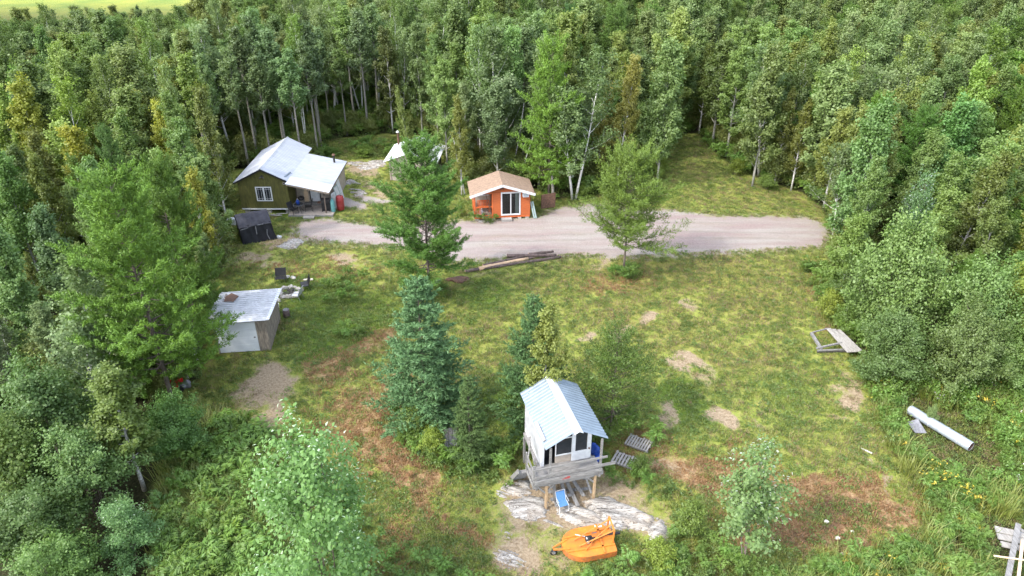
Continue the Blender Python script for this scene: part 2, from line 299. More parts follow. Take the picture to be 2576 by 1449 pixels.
def groundmat():
    m = bpy.data.materials.new('ground_cover'); m.use_nodes = True; nt = m.node_tree; b = nt.nodes['Principled BSDF']; L = nt.links.new
    b.inputs['Roughness'].default_value = .95; b.inputs['Specular IOR Level'].default_value = .1
    tc = N(nt, 'ShaderNodeTexCoord')
    def noise(s, d=6, r=.65, dist=0, st=None):
        n = N(nt, 'ShaderNodeTexNoise', i_Scale=s, i_Detail=d, i_Roughness=r, i_Distortion=dist)
        if st:
            mp = N(nt, 'ShaderNodeMapping'); mp.inputs['Scale'].default_value = st; L(tc.outputs['Object'], mp.inputs[0]); L(mp.outputs[0], n.inputs['Vector'])
        else: L(tc.outputs['Object'], n.inputs['Vector'])
        return n.outputs['Fac']
    def mix(fac, a, b_):
        x = N(nt, 'ShaderNodeMix', data_type='RGBA'); L(fac, x.inputs[0])
        if isinstance(a, tuple): x.inputs[6].default_value = (*a, 1)
        else: L(a, x.inputs[6])
        if isinstance(b_, tuple): x.inputs[7].default_value = (*b_, 1)
        else: L(b_, x.inputs[7])
        return x.outputs[2]
    def rmp(f, st): r = ramp(nt, st); L(f, r.inputs[0]); return r.outputs[0]
    def mask(attr, n, amp=.9, lo=.45, hi=.62):
        at = N(nt, 'ShaderNodeAttribute', attribute_name=attr)
        ma = N(nt, 'ShaderNodeMath', operation='MULTIPLY_ADD'); L(n, ma.inputs[0]); ma.inputs[1].default_value = amp; L(at.outputs['Fac'], ma.inputs[2])
        mr = N(nt, 'ShaderNodeMapRange', interpolation_type='SMOOTHSTEP'); L(ma.outputs[0], mr.inputs[0]); mr.inputs[1].default_value = lo+amp*.5; mr.inputs[2].default_value = hi+amp*.5
        return mr.outputs[0]
    big = noise(.35, 4); mid = noise(1.6, 7, .7); fine = noise(7, 8, .75); vf = noise(26, 5, .8); blades = noise(11, 6, .8, 1.5)
    g = rmp(mid, [(.30,(.17,.22,.04)),(.47,(.24,.29,.055)),(.62,(.30,.305,.08)),(.78,(.39,.33,.15))])
    g = mix(rmp(fine, [(.47,(0,0,0)),(.70,(.5,.5,.5))]), g, (.30,.23,.12))
    g = mix(mask('yellowish', big, 1.0, .45, .95), g, rmp(fine, [(.3,(.16,.18,.035)),(.5,(.25,.235,.06)),(.68,(.34,.28,.12))]))
    g = mix(mask('lush_shade', mid, .7, .42, .8), g, rmp(fine, [(.3,(.06,.105,.016)),(.52,(.12,.19,.026)),(.72,(.2,.23,.055))]))
    g = mix(mask('rusty', noise(1.1, 8, .75), 1.3, .40, .8), g, rmp(fine, [(.3,(.15,.095,.05)),(.47,(.30,.185,.095)),(.58,(.40,.28,.155)),(.72,(.19,.19,.05))]))
    g = mix(mask('burnt', noise(2.4, 9, .8), 1.3, .40, .85), g, rmp(fine, [(.32,(.06,.038,.026)),(.52,(.15,.092,.055)),(.70,(.27,.18,.11))]))
    g = mix(rmp(noise(.8, 9, .78, .8, (1,.7,1)), [(.57,(0,0,0)),(.72,(.6,.6,.6))]), g, rmp(fine, [(.35,(.25,.18,.10)),(.6,(.38,.29,.18))]))
    g = mix(mask('dirt', noise(1.0, 10, .82, 1.2), 1.9, .36, .8), g, rmp(fine, [(.3,(.17,.12,.075)),(.5,(.32,.245,.16)),(.7,(.44,.36,.26))]))
    gv = mix(rmp(noise(.55, 5, .7, 0, (.22,1.5,1)), [(.40,(0,0,0)),(.62,(1,1,1))]), rmp(vf, [(.3,(.20,.15,.14)),(.5,(.30,.235,.222)),(.68,(.39,.315,.30))]), rmp(vf, [(.3,(.215,.195,.175)),(.5,(.345,.315,.285)),(.7,(.44,.405,.37))]))
    gv = mix(mask('ruts', noise(2.0, 8, .8), 1.5, .35, 1.0), gv, rmp(vf, [(.3,(.19,.16,.145)),(.6,(.30,.26,.235))]))
    gv = mix(rmp(noise(.9, 8, .8, .6, (.3,1.6,1)), [(.50,(0,0,0)),(.72,(.6,.6,.6))]), gv, (.27,.225,.16)); g = mix(mask('gravel', noise(1.5, 9, .8), 1.1, .30, .62), g, gv)
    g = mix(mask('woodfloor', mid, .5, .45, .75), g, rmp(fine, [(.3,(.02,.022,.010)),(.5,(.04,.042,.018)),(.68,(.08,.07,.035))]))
    at = N(nt, 'ShaderNodeAttribute', attribute_name='meadow'); g = mix(at.outputs['Fac'], g, rmp(noise(.12,4), [(.35,(.16,.22,.05)),(.6,(.27,.29,.06))]))
    dk = rmp(blades, [(.34,(.42,.42,.42)),(.50,(1,1,1)),(.7,(1.25,1.25,1.25))])
    x = N(nt, 'ShaderNodeMix', data_type='RGBA', blend_type='MULTIPLY'); x.inputs[0].default_value = .5; L(g, x.inputs[6]); L(dk, x.inputs[7])
    L(x.outputs[2], b.inputs['Base Color'])
    bp = N(nt, 'ShaderNodeBump', i_Strength=.8, i_Distance=.12); L(fine, bp.inputs['Height'])
    bq = N(nt, 'ShaderNodeBump', i_Strength=.5, i_Distance=.05); L(vf, bq.inputs['Height']); L(bp.outputs[0], bq.inputs['Normal']); L(bq.outputs[0], b.inputs['Normal'])
    return m
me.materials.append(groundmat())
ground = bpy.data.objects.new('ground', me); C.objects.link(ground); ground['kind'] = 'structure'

# ------------------------------------------------------------- plant meshes
def leafmesh(name, Pn, size, aspect, mats, dirs=None, upbias=.6, trunk=None, rng=RNG, vals=None, out=0):
    n = len(Pn); size = np.broadcast_to(np.asarray(size, float), (n,))
    nrm = rng.normal(size=(n, 3)); nrm[:, 2] = np.abs(nrm[:, 2])+upbias
    if out:
        o_ = Pn*np.array([1, 1, 0]); o_ /= np.linalg.norm(o_, axis=1, keepdims=True)+.3; nrm = nrm*(1-.35*out)+o_*out
    nrm /= np.linalg.norm(nrm, axis=1, keepdims=True)
    a = rng.normal(size=(n, 3)) if dirs is None else dirs+rng.normal(size=(n, 3))*.25
    a -= nrm*np.sum(a*nrm, 1, keepdims=True); a /= np.linalg.norm(a, axis=1, keepdims=True)+1e-9; b = np.cross(nrm, a)
    A = a*size[:, None]*.5; B = b*size[:, None]*.5*aspect
    fold = nrm*size[:, None]*.12
    vs = np.stack([Pn-A, Pn+B+fold, Pn+A, Pn-B+fold], 1).reshape(-1, 3); nf = n
    tv, tf = ([], []) if trunk is None else (trunk.v, trunk.f)
    m = bpy.data.meshes.new(name); m.vertices.add(len(vs)+len(tv))
    m.vertices.foreach_set('co', np.concatenate([vs, np.array(tv, float).reshape(-1, 3)]).ravel())
    lp = [np.arange(nf*4)]; st = list(np.arange(nf)*4); k = nf*4
    if len(tf):
        fl = []
        for f in tf: st.append(k); k += len(f); fl += [i+len(vs) for i in f]
        lp.append(np.array(fl))
    lp = np.concatenate(lp); m.loops.add(len(lp)); m.loops.foreach_set('vertex_index', lp)
    m.polygons.add(len(st)); m.polygons.foreach_set('loop_start', np.array(st)); 
    for x in mats: m.materials.append(x)
    m.update(calc_edges=True)
    mi = np.zeros(len(st), np.int32); mi[nf:] = 1; m.polygons.foreach_set('material_index', mi)
    val = np.zeros(len(st), np.float32); val[:nf] = rng.random(nf) if vals is None else vals
    m.attributes.new('v', 'FLOAT', 'FACE').data.foreach_set('value', val)
    return m
def curve(p, d, L, bend, n=5):
    p = Vector(p); d = Vector(d).normalized(); out = [p.copy()]
    for i in range(n): p = p+d*(L/n); d = (d+Vector(bend)/n).normalized(); out.append(p.copy())
    return out
def at_curve(c, s):
    k = s*(len(c)-1); i = min(int(k), len(c)-2); return c[i].lerp(c[i+1], k-i), (c[i+1]-c[i]).normalized()
def gen(kind, seed, H=12., cr=1.9, nl=8000, ls=.17, base=.35, stems=1, r0=None, lean=0):
    rn = random.Random(seed); rng = np.random.default_rng(seed); T = MB(); limbs = []; tw = []
    r0 = r0 or H*.0105
    for s in range(stems):
        la = rn.uniform(0, 6.28); off = (0 if stems == 1 else .12)
        ln = lean if stems == 1 else rn.uniform(.12, .5)
        path = []; wx = rn.uniform(0, 6); Hs = H*(1 if s == 0 else rn.uniform(.65, .95))
        for i in range(9):
            t = i/8; path.append(Vector((math.cos(la)*(off+ln*t*H*.3)+.05*math.sin(wx+t*7)*t*H*.12, math.sin(la)*(off+ln*t*H*.3)+.05*math.cos(wx*2+t*6)*t*H*.12, -.15*(t == 0)+t*Hs)))
        if kind in ('spruce', 'pine'): path = [Vector((p.x*.5, p.y*.5, p.z)) for p in path]
        T.tube(path, [max(.012, r0/(stems**.4)*(1-t/8*.93)) for t in range(9)], 7)
        if kind == 'pine': nb = int(92*(1-base)/.7)
        elif kind == 'spruce': nb = int(H*17)
        else: nb = max(10, int(30/stems**.5))
        for i in range(nb):
            t = (i+rn.random())/nb; z = base+(1-base)*t*.98; pt, td = at_curve(path, min(.995, z)); az = i*2.399+rn.uniform(-.5, .5)
            if kind == 'aspen': L = cr*(.45+.8*math.sin(math.pi*min(1, t*.8+.14))**.8)*rn.uniform(.5, 1.15)*(1-.45*t); el = R(34+40*t+rn.uniform(-12, 12)); bend = (0, 0, .55)
            elif kind == 'bush': L = cr*(.55+.6*math.sin(math.pi*min(1, t*.8+.2)))*rn.uniform(.45, 1.2)*(1-.5*t); el = R(20+35*t+rn.uniform(-15, 15)); bend = (0, 0, .4)
            elif kind == 'pine':
                L = cr*(.5+.62*math.sin(math.pi*(.22+.74*t)))*(1-.42*t)*rn.uniform(.4, 1.18)+.25; el = R(-2+42*t+rn.uniform(-22, 24)); bend = (rn.uniform(-.3,.3), rn.uniform(-.3,.3), .7)
            else: L = cr*((1-t)**.68)*rn.uniform(.5, 1.2)+.1; el = R(-14+50*t+rn.uniform(-16, 16)); bend = (0, 0, .35)
            d = Vector((math.cos(az)*math.cos(el), math.sin(az)*math.cos(el), math.sin(el)))
            c = curve(pt, d, L, bend); br = max(.008, r0*.38*(1-t*.7)*(.6 if kind == 'spruce' else 1)/(stems**.5))
            T.tube(c, [br*(1-.8*k/5) for k in range(6)], 4, False); limbs.append((c, L, t, d))
    # twigs
    for c, L, t, d in limbs:
        k = {'aspen': 9, 'bush': 9, 'pine': 12, 'spruce': 10}[kind]; k = max(3, int(k*min(1.3, L/cr+.35)))
        for j in range(k):
            s = (.22 if kind in ('pine', 'spruce') else .3)+(.78 if kind in ('pine', 'spruce') else .7)*(j+rn.random())/k
            p, dd = at_curve(c, min(.999, s)); side = dd.cross(Vector((0,0,1)))
            if side.length < .01: side = Vector((1,0,0))
            side.normalize(); sg = 1 if j % 2 else -1
            if kind == 'spruce': td = (dd*.8+side*sg*.9+Vector((0,0,rn.uniform(-.35,.5)))).normalized(); tl = .42*L*(1.15-s)+.16
            elif kind == 'pine': td = (dd*.7+side*sg*.8+Vector((0,0,rn.uniform(-.25,.9)))).normalized(); tl = .33*L*(1.2-s)+.25
            else: td = (dd*.7+Vector((rn.uniform(-.8,.8),rn.uniform(-.8,.8),rn.uniform(-.1,1.3)))).normalized(); tl = rn.uniform(.35, .95)*min(1.2, cr*.5)
            tw.append((p, td, tl))
        p, dd = at_curve(c, .98); tw.append((p, dd, .25+.1*L))
    W = np.array([x[2] for x in tw]); pr = W/W.sum(); ch = rng.choice(len(tw), nl, p=pr)
    P0 = np.array([tuple(x[0]) for x in tw])[ch]; D0 = np.array([tuple(x[1]) for x in tw])[ch]; L0 = W[ch]
    s = rng.random(nl)
    if kind in ('aspen', 'bush'):
        s = s**.7; jit = rng.normal(size=(nl, 3))*(.07+.028*cr)*np.array([1, 1, .8]); Pn = P0+D0*(L0*s)[:, None]+jit
        sz = ls*rng.uniform(.6, 1.3, nl); dirs = None; asp = .72; ub = .5
        lm = leafmesh('crown', Pn, sz, asp, [None], dirs, ub, rng=rng, vals=(rng.random(nl) if kind == 'bush' else np.clip(rng.normal(.45, .25, nl), 0, 1)), out=.6)
    else:
        off = rng.normal(size=(nl, 3)); off /= np.linalg.norm(off, axis=1, keepdims=True); rad = .07 if kind == 'spruce' else .14
        dirs = D0*.9+off*.7; dirs[:, 2] += .25; Pn = P0+D0*(L0*s)[:, None]+off*rad*rng.uniform(.2, 1.2, nl)[:, None]
        tipv = np.clip(s*.55+rng.normal(.2, .15, nl), 0, 1)
        lm = leafmesh('crown', Pn, ls*rng.uniform(.7, 1.3, nl), .26 if kind == 'spruce' else .22, [None], dirs, .2, rng=rng, vals=tipv)
    me = bpy.data.meshes.new('trunk'); me.from_pydata(T.v, [], T.f); me.polygons.foreach_set('use_smooth', [True]*len(T.f)); me.materials.append(None)
    return me, lm
LM = dict(
 aspen=leafmat('aspen_leaves', (.165,.240,.055), (.185,.25,.08)),
 birch=leafmat('birch_leaves', (.175,.220,.040), (.19,.23,.055), (.27,.27,.07)),
 silver=leafmat('silver_poplar_leaves', (.10,.19,.035), (.16,.26,.08), (.92,.95,.84), pos=.60),
 willow=leafmat('willow_leaves', (.115,.190,.036), (.155,.225,.065), (.24,.29,.10)),
 pine=leafmat('pine_needles', (.10,.165,.026), (.10,.165,.026), (.19,.27,.045), tr=.2, var=.5),
 spruce=leafmat('spruce_needles', (.085,.155,.065), (.085,.155,.065), (.19,.28,.15), tr=.2, var=.5),
 fern=leafmat('bracken_fronds', (.16,.27,.035), (.16,.27,.05), (.30,.36,.06)),
 herb=leafmat('meadow_herb_leaves', (.13,.205,.03), (.14,.21,.045), (.28,.29,.06)),
 grass=leafmat('tall_grass_blades', (.28,.33,.06), (.28,.32,.08), (.44,.41,.16), tr=.5),
 dry=leafmat('dry_straw_blades', (.30,.225,.12), (.28,.21,.11), (.42,.33,.2)),
 rusty=leafmat('rusty_dead_fronds', (.33,.195,.085), (.31,.18,.08), (.46,.31,.15)),
 flower=leafmat('white_flower_heads', (.75,.76,.68), (.7,.7,.62), tr=.1),
 gold=leafmat('goldenrod_flower_heads', (.42,.33,.03), (.4,.32,.04), tr=.1))
VAR = {}
def variants(key, leaf, bark, n, **k):
    out = []
    for i in range(n):
        kk = dict(k)
        if i and 'H' in kk: kk['H'] = k['H']*(1+.04*(i-1)); 
        t, c = gen(seed=hash_(key)+i*17, **kk); t.materials[0] = M[bark]; c.materials[0] = LM[leaf]; out.append((t, c, kk.get('H', 12.), kk.get('cr', 2.)))
    VAR[key] = out
def hash_(s): return sum(ord(c)*(i+3) for i, c in enumerate(s)) % 9973
variants('aspen', 'aspen', 'aspenbark', 6, kind='aspen', H=12., cr=2.6, nl=17000, ls=.17, base=.2)
variants('slim', 'aspen', 'dullaspen', 4, kind='aspen', H=12., cr=1.6, nl=7000, ls=.17, base=.52)
variants('birch', 'birch', 'birchbark', 4, kind='aspen', H=11., cr=2.1, nl=13500, ls=.16, base=.2)
variants('forked', 'aspen', 'whitebark', 3, kind='aspen', H=12., cr=2.6, nl=12500, ls=.165, base=.26, stems=2)
variants('poplar', 'willow', 'aspenbark', 3, kind='aspen', H=9., cr=2.4, nl=16000, ls=.165, base=.15)
variants('pine', 'pine', 'pinebark', 4, kind='pine', H=11., cr=2.9, nl=46000, ls=.18, base=.16)
variants('bigpine', 'pine', 'pinebark', 3, kind='pine', H=13., cr=4., nl=105000, ls=.18, base=.18)
variants('openpine', 'pine', 'pinebark', 1, kind='pine', H=7.5, cr=3.2, nl=56000, ls=.145, base=.25)
variants('spruce', 'spruce', 'pinebark', 3, kind='spruce', H=8., cr=2.1, nl=60000, ls=.13, base=.05)
variants('scrubpine', 'pine', 'pinebark', 1, kind='pine', H=6., cr=2.4, nl=22000, ls=.14, base=.12)
variants('silver', 'silver', 'bark', 3, kind='bush', H=5., cr=1.9, nl=15000, ls=.105, base=.12, stems=5)
variants('silversapling', 'silver', 'bark', 1, kind='bush', H=5., cr=1.8, nl=5200, ls=.14, base=.3, stems=3)
variants('willow', 'willow', 'bark', 4, kind='bush', H=5., cr=2.3, nl=22000, ls=.115, base=.08, stems=6)
variants('shrub', 'birch', 'bark', 3, kind='bush', H=2.2, cr=1.2, nl=4200, ls=.11, base=.05, stems=5)

TREES = []
def tree(key, x, y, h, label, name=None, cat='tree', cr=None, group=None, tint=(1,1,1), vi=None, lean=None, rz=None):
    v = VAR[key]; t, c, H0, cr0 = v[vi if vi is not None else random.randrange(len(v))]
    k = h/H0; kx = (cr/cr0) if cr else k*random.uniform(.95, 1.4)
    names = dict(openpine='pine_tree', silversapling='poplar_sapling', scrubpine='pine_tree', bigpine='pine_tree', aspen='aspen_tree', slim='aspen_tree', birch='birch_tree', forked='aspen_tree', poplar='poplar_tree', pine='pine_tree', spruce='spruce_tree', silver='poplar_sapling', willow='willow_shrub', shrub='leafy_shrub')
    r = thing(name or names[key], label, cat, (x, y, gz(x, y)-.03), rz if rz is not None else random.uniform(0, 6.28), group)
    r.scale = (kx, kx, k)
    if lean: r.rotation_mode = 'ZYX'; r.rotation_euler = (lean[0], lean[1], r.rotation_euler.z)
    for nm, me in (('trunk', t), ('crown', c)):
        o = bpy.data.objects.new(nm, me); C.objects.link(o); o.parent = r
        if nm == 'crown': o.color = (*tint, 1)
    TREES.append((x, y, max(.6, kx*cr0*.5))); return r
def TB(key, u, vb, vt, label, **k): x, y, h = fix(u, vb, vt); return tree(key, x, y, h, label, **k)
def TH(key, u, vt, h, label, **k): x, y, h = fixh(u, vt, h); return tree(key, x, y, h, label, **k)
LIME = (1.45,1.25,.65); OLIVE = (1.1,.95,.8); BLUE = (.98,1.08,.95); DARK = (.72,.78,.85); PALE = (1.35,1.28,1.5); BROWN = (1.75,1.1,1.0); GREEN = (.95,1.15,.8)
# --- single trees the photo picks out
TB('spruce', 1062, 1062, 698, 'large blue-green spruce in the mid lawn, fullest of the conifers near the stilt playhouse', cr=2.7, tint=(1.4,1.4,1.25), vi=0)
TB('spruce', 1180, 1172, 948, 'small slim spruce sapling between the wooden bench and the stilt playhouse', cr=1.05, tint=(1.5,1.45,1.0), vi=1)
TB('spruce', 1340, 1095, 745, 'dark narrow spruce directly behind the stilt playhouse, birch leaves over its side', cr=1.9, tint=(1.2,1.25,.95), vi=2)
TB('birch', 1372, 1112, 800, 'yellow-green leafy birch growing against the spruce behind the stilt playhouse', cr=1.5, tint=(1.15,1.15,1.0), vi=1)
TB('scrubpine', 1545, 1090, 845, 'low sprawling olive pine right of the stilt playhouse roof', cr=2.5, tint=(.62,.62,.5))
TB('openpine', 1580, 690, 392, 'lone open jack pine standing at the lawn edge of the gravel drive', cr=3.5, tint=(1.15,1.12,.95))
TB('bigpine', 1070, 742, 368, 'tall dark jack pine between the green cabin and the orange cabin, beside the log pile', cr=3.6, tint=(.85,.95,.85), vi=1)
TB('bigpine', 365, 1030, 455, 'largest bright green jack pine filling the left foreground beside the tin-roofed shed', cr=3.7, tint=(1.2,1.3,.9), vi=2)
TB('bigpine', 450, 880, 430, 'second jack pine of the left clump, branches hanging over the tin shed roof', cr=2.7, tint=(1.05,1.15,.8), vi=1)
TB('bigpine', 330, 830, 520, 'dense jack pine half hidden behind the largest pine on the left', cr=2.6, tint=(.95,1.1,.85), vi=0)
TB('birch', 542, 585, 238, 'tall birch with a bright white trunk just left of the green cabin roof', cr=1.7, tint=(.9,.95,.85), vi=0)
TH('birch', 430, 272, 9.5, 'lime-green tree top rising behind the left pine clump', cr=1.8, tint=LIME)
TH('birch', 215, 335, 9, 'bright yellow-green tree in the left stand, yellowest of its row', cr=2.1, tint=(1.7,1.35,.6))
TH('birch', 125, 345, 9, 'olive brown tree left of the bright yellow-green one', cr=1.7, tint=OLIVE)
TH('birch', 505, 450, 7.5, 'small lime-yellow tree between the left pines and the green cabin wall', cr=1.4, tint=LIME)
TH('poplar', 268, 440, 8.5, 'pale glossy-leaved poplar left of the large foreground pine', cr=1.9, tint=(1.1,1.15,1))
TH('poplar', 45, 420, 8.5, 'broad green poplar at the left photo edge above the dark hollow', cr=2.3, tint=(.9,1.05,.8))
TH('poplar', 35, 610, 8, 'grey-green poplar hanging over the left photo edge halfway down', cr=2.2, tint=(.95,1.05,1))
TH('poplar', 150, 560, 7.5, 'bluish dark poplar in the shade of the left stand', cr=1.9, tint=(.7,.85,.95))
TH('pine', 300, 330, 9.5, 'small grey-green pine behind the yellow-green tree on the left', cr=1.6, tint=(.85,.95,1.1))
TB('birch', 318, 1235, 945, 'small birch whose white forked trunk shows in the dark left foreground', cr=1.9, tint=(.8,.95,.8), vi=2)
TH('willow', 120, 955, 5.5, 'big pale-leaved willow in the left foreground beneath the dark hollow', cr=2.7, tint=(1,1.1,.95))
TH('willow', 30, 1090, 5, 'willow at the left photo edge level with the stilt playhouse', cr=2.6, tint=(1.05,1.1,.8))
TH('willow', 210, 1110, 4.5, 'dark willow left of the white forked birch trunk', cr=2.2, tint=(.75,.9,.8))
TH('willow', 70, 1260, 4, 'dark green willow in the bottom left corner, upper of the two there', cr=2.2, tint=(.7,.88,.7))
TH('willow', 140, 1370, 3.3, 'lowest willow cut by the bottom photo edge in the left corner', cr=1.9, tint=(.8,1,.7))
TH('silver', 318, 1262, 3.4, 'silver-leaved shrub near the bottom edge on the left, smaller of the three silvery ones', cr=1.5, tint=(.8,.85,.8), cat='shrub', vi=1)
TH('willow', 430, 1020, 3.6, 'leafy bush beside the black pool cover at the left of the ferns', cr=1.6, tint=(.75,.92,.7))
TB('silver', 815, 1540, 1120, 'large silver-leaved poplar sapling at the bottom edge left of centre', cr=2.5, tint=(.85,.98,.8), vi=0)
TB('silversapling', 1905, 1425, 1165, 'silver-leaved poplar sapling with bare grey stems right of the orange mower', cr=1.85, vi=0)
TB('poplar', 2165, 668, 300, 'tall forked poplar standing at the right end of the gravel drive', cr=2.7, tint=(1.05,1.15,1.1), vi=1)
TB('silver', 2292, 720, 452, 'silvery-leaved tree behind the willows, right of the tall drive-end poplar', cr=1.7, tint=(.9,.95,1), vi=1)
TB('birch', 2412, 735, 400, 'birch leaning right with a brilliant white bare lower trunk', cr=2.0, tint=(.95,1.05,.95), vi=2, lean=(0, R(9)))
TB('birch', 2495, 690, 385, 'yellow-green birch right of the brilliant white leaning trunk', cr=1.6, tint=(1.3,1.15,.7), vi=3)
TB('birch', 2572, 800, 425, 'birch cut by the right photo edge with its slanting white trunk', cr=2.1, tint=(1.1,1.1,.7), vi=0, lean=(0, R(8)))
TB('willow', 2270, 885, 588, 'largest round willow on the right above the leaning ladder-like frame', cr=2.9, tint=(1.05,1.1,1), vi=0)
TB('willow', 2450, 930, 690, 'willow right of the largest one, under the white leaning birch', cr=2.4, tint=(1,1.08,1), vi=1)
TB('willow', 2255, 965, 800, 'low grey-green willow touching the grey wooden frame', cr=2.1, tint=(1,1.05,.95), vi=2)
TB('willow', 2440, 990, 790, 'pale-tipped willow at the back of the fern meadow on the right', cr=2.2, tint=(1.15,1.2,1.15), vi=3)
TB('willow', 2560, 985, 840, 'willow at the right photo edge behind the fern meadow', cr=1.9, tint=(.95,1.1,.9), vi=0)
TB('willow', 2165, 800, 660, 'small dark willow under the tall drive-end poplar', cr=1.6, tint=(.85,1,.8), vi=1)
TB('aspen', 1120, 432, 165, 'broad aspen left of the row between the cabins, crown down to the white shed', cr=2.3, tint=(1.1,1.2,1), vi=0)
TB('forked', 1205, 428, 78, 'tallest forked aspen behind the orange cabin chimney side', cr=2.6, tint=(1.1,1.2,1.05), vi=0)
TB('aspen', 1290, 436, 92, 'tall full aspen directly behind the orange cabin roof', cr=2.4, tint=(.95,1.15,1), vi=2)
TB('birch', 1158, 492, 262, 'slender olive birch with white trunk beside the porch of the orange cabin', cr=1.3, tint=(1.15,1,.8), vi=3)
TB('pine', 1385, 502, 108, 'tall yellow-green pine right behind the orange cabin', cr=2.9, tint=(1.15,1.2,.8), vi=1)
TB('birch', 1502, 470, 232, 'bronze-leaved birch with a pale slanting trunk right of the tall pine', cr=1.5, tint=(1.3,1.0,.9), vi=1, lean=(0, R(5)))
TB('birch', 1560, 478, 160, 'bronze and green birch left of the trail, trunk bending to the right', cr=1.8, tint=(1.25,1.03,.9), vi=2, lean=(0, R(4)))
TB('poplar', 1668, 470, 148, 'large grey-green poplar on the left corner of the grassy trail', cr=2.9, tint=(1.0,1.05,1.05), vi=0)
TB('poplar', 1918, 470, 155, 'round bronze-tinted poplar at the right of the grassy trail', cr=2.9, tint=(1.22,1.1,1.0), vi=2)
TB('birch', 2010, 480, 270, 'small olive birch on the lawn edge right of the bronze-tinted poplar', cr=1.6, tint=OLIVE)
TH('pine', 2065, 205, 9.5, 'vivid green pine among pale aspens, left of the two on the right', cr=2.6, tint=(.95,1.35,.75))
TH('pine', 2185, 250, 9, 'vivid green pine among pale aspens, right of the two on the right', cr=2.3, tint=(1,1.3,.8))
TH('forked', 2335, 40, 12.5, 'pale aspen with forked bright trunk in the upper right, tallest there', cr=2.3, tint=PALE, vi=1)
TH('forked', 2232, 25, 12.5, 'pale aspen with thin white stems left of the tallest one in the upper right', cr=2.0, tint=PALE, vi=2)
TH('aspen', 2120, 45, 12, 'pale aspen above the two vivid green pines', cr=2.2, tint=PALE)
TH('aspen', 2420, 110, 12, 'pale green aspen right of the tallest forked one in the upper right', cr=2.3, tint=(1.15,1.15,1.2))
TH('poplar', 2380, 290, 9.5, 'broad deep green poplar above the leaning birch', cr=2.8, tint=(.75,1.05,.9))
TH('birch', 2545, 180, 10, 'golden olive birch near the right photo edge, top third', cr=1.9, tint=(1.3,1.1,.7))
TH('forked', 75, 190, 11, 'aspen in the upper left with a long white forked trunk', cr=1.9, tint=GREEN, vi=0)
TH('forked', 300, 175, 11, 'aspen with a Y-shaped white trunk in the upper left', cr=1.9, vi=1)
TH('forked', 425, 190, 11, 'aspen right of the Y-shaped white trunk, upper left', cr=1.7, vi=2)
TH('aspen', 465, 100, 11, 'poplar with chalky white leaf tips in the upper left stand', cr=1.3, tint=(1.9,1.8,2.2))
TH('aspen', 655, 40, 12, 'greyish aspen with white stem above the green cabin, left', cr=2.0, tint=(.95,1.05,1.1))
TH('forked', 745, 60, 12.5, 'aspen with bright twin stems above the green cabin ridge', cr=1.9, tint=GREEN)
TH('forked', 1000, 15, 13, 'tall aspen with bare spreading branches near the top centre-left', cr=2.0)
TH('birch', 1660, 60, 11, 'silvery rounded tree near the top centre behind the trail poplar', cr=2.4, tint=(.95,1.1,1.5))
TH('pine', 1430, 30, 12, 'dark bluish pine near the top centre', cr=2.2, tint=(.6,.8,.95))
TB('birch', 1036, 430, 235, 'thin bare-branched leaning tree behind the white shed stovepipe', cr=.9, tint=(1,1.05,1), lean=(0, R(-8)))

TH('spruce', 361, 14, 9.5, 'thin dark spruce spire standing against the pale field at the top left', cr=1.0, tint=(.6,.7,.6))
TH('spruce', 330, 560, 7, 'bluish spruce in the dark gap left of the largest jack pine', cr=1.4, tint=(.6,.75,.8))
# --- the rest of the woods
HOUSES = [(-24.5,-14,55.5,66.8), (-12.8,-6.8,63.0,70.5), (-4,2.5,54.5,60), (-19,-13,34.5,42.5), (-22,-17,50,55)]
def free(x, y, d):
    if any(a-.6 < x < b+.6 and c-.6 < y < e+.6 for a, b, c, e in HOUSES): return False
    return all((x-a)**2+(y-b)**2 > (max(r, .9)*.9+d)**2 for a, b, r in TREES)
cand = []
for i in range(60000):
    y = 29+(150-29)*random.random()**.85; x = random.uniform(-1, 1)*(y*.86+9)
    if y > (118 if x < -.4*y else 132): continue
    cand.append((x, y))
ins = inpoly([c[0] for c in cand], [c[1] for c in cand], open_w)
cand = [c for c, i in zip(cand, ins) if not i]
cell = {}; picked = []
for x, y in cand:
    dmin = (1.7 if (-26 < x < -5 and 64 < y < 80) else 2.5) if y < 75 else 2.7
    k = (int(x//2.5), int(y//2.5)); ok = True
    for a in (-1, 0, 1):
        for b in (-1, 0, 1):
            for px, py in cell.get((k[0]+a, k[1]+b), ()):
                if (px-x)**2+(py-y)**2 < dmin*dmin: ok = False
    if not ok or (y < 85 and not free(x, y, .9)): continue
    if y < 36 and abs(x) < 14: continue
    cell.setdefault(k, []).append((x, y)); picked.append((x, y))
picked.sort(key=lambda p: p[0]**2+p[1]**2)
def stand(x, y):
    if x > y*.42-1: return 'right'
    if x > 9: return 'trail'
    if x > -8: return 'middle'
    if y > 60 and x > -28: return 'cabin'
    return 'left'
PL = dict(right='in the woods at the right of the lawn', trail='in the woods around the end of the grassy trail', middle='in the wood rising behind the orange cabin', cabin='in the dark wood behind the green cabin', left='in the wood along the left side')
NI = 0; FAR = []; RANK = {}
LMK = [(-20.5, 66, 'the green cabin'), (-7, 66, 'the white-roofed shed'), (-.5, 60, 'the orange cabin'), (-20, 38, 'the tin-roofed shed'), (-20, 52, 'the black tarp shelter')]
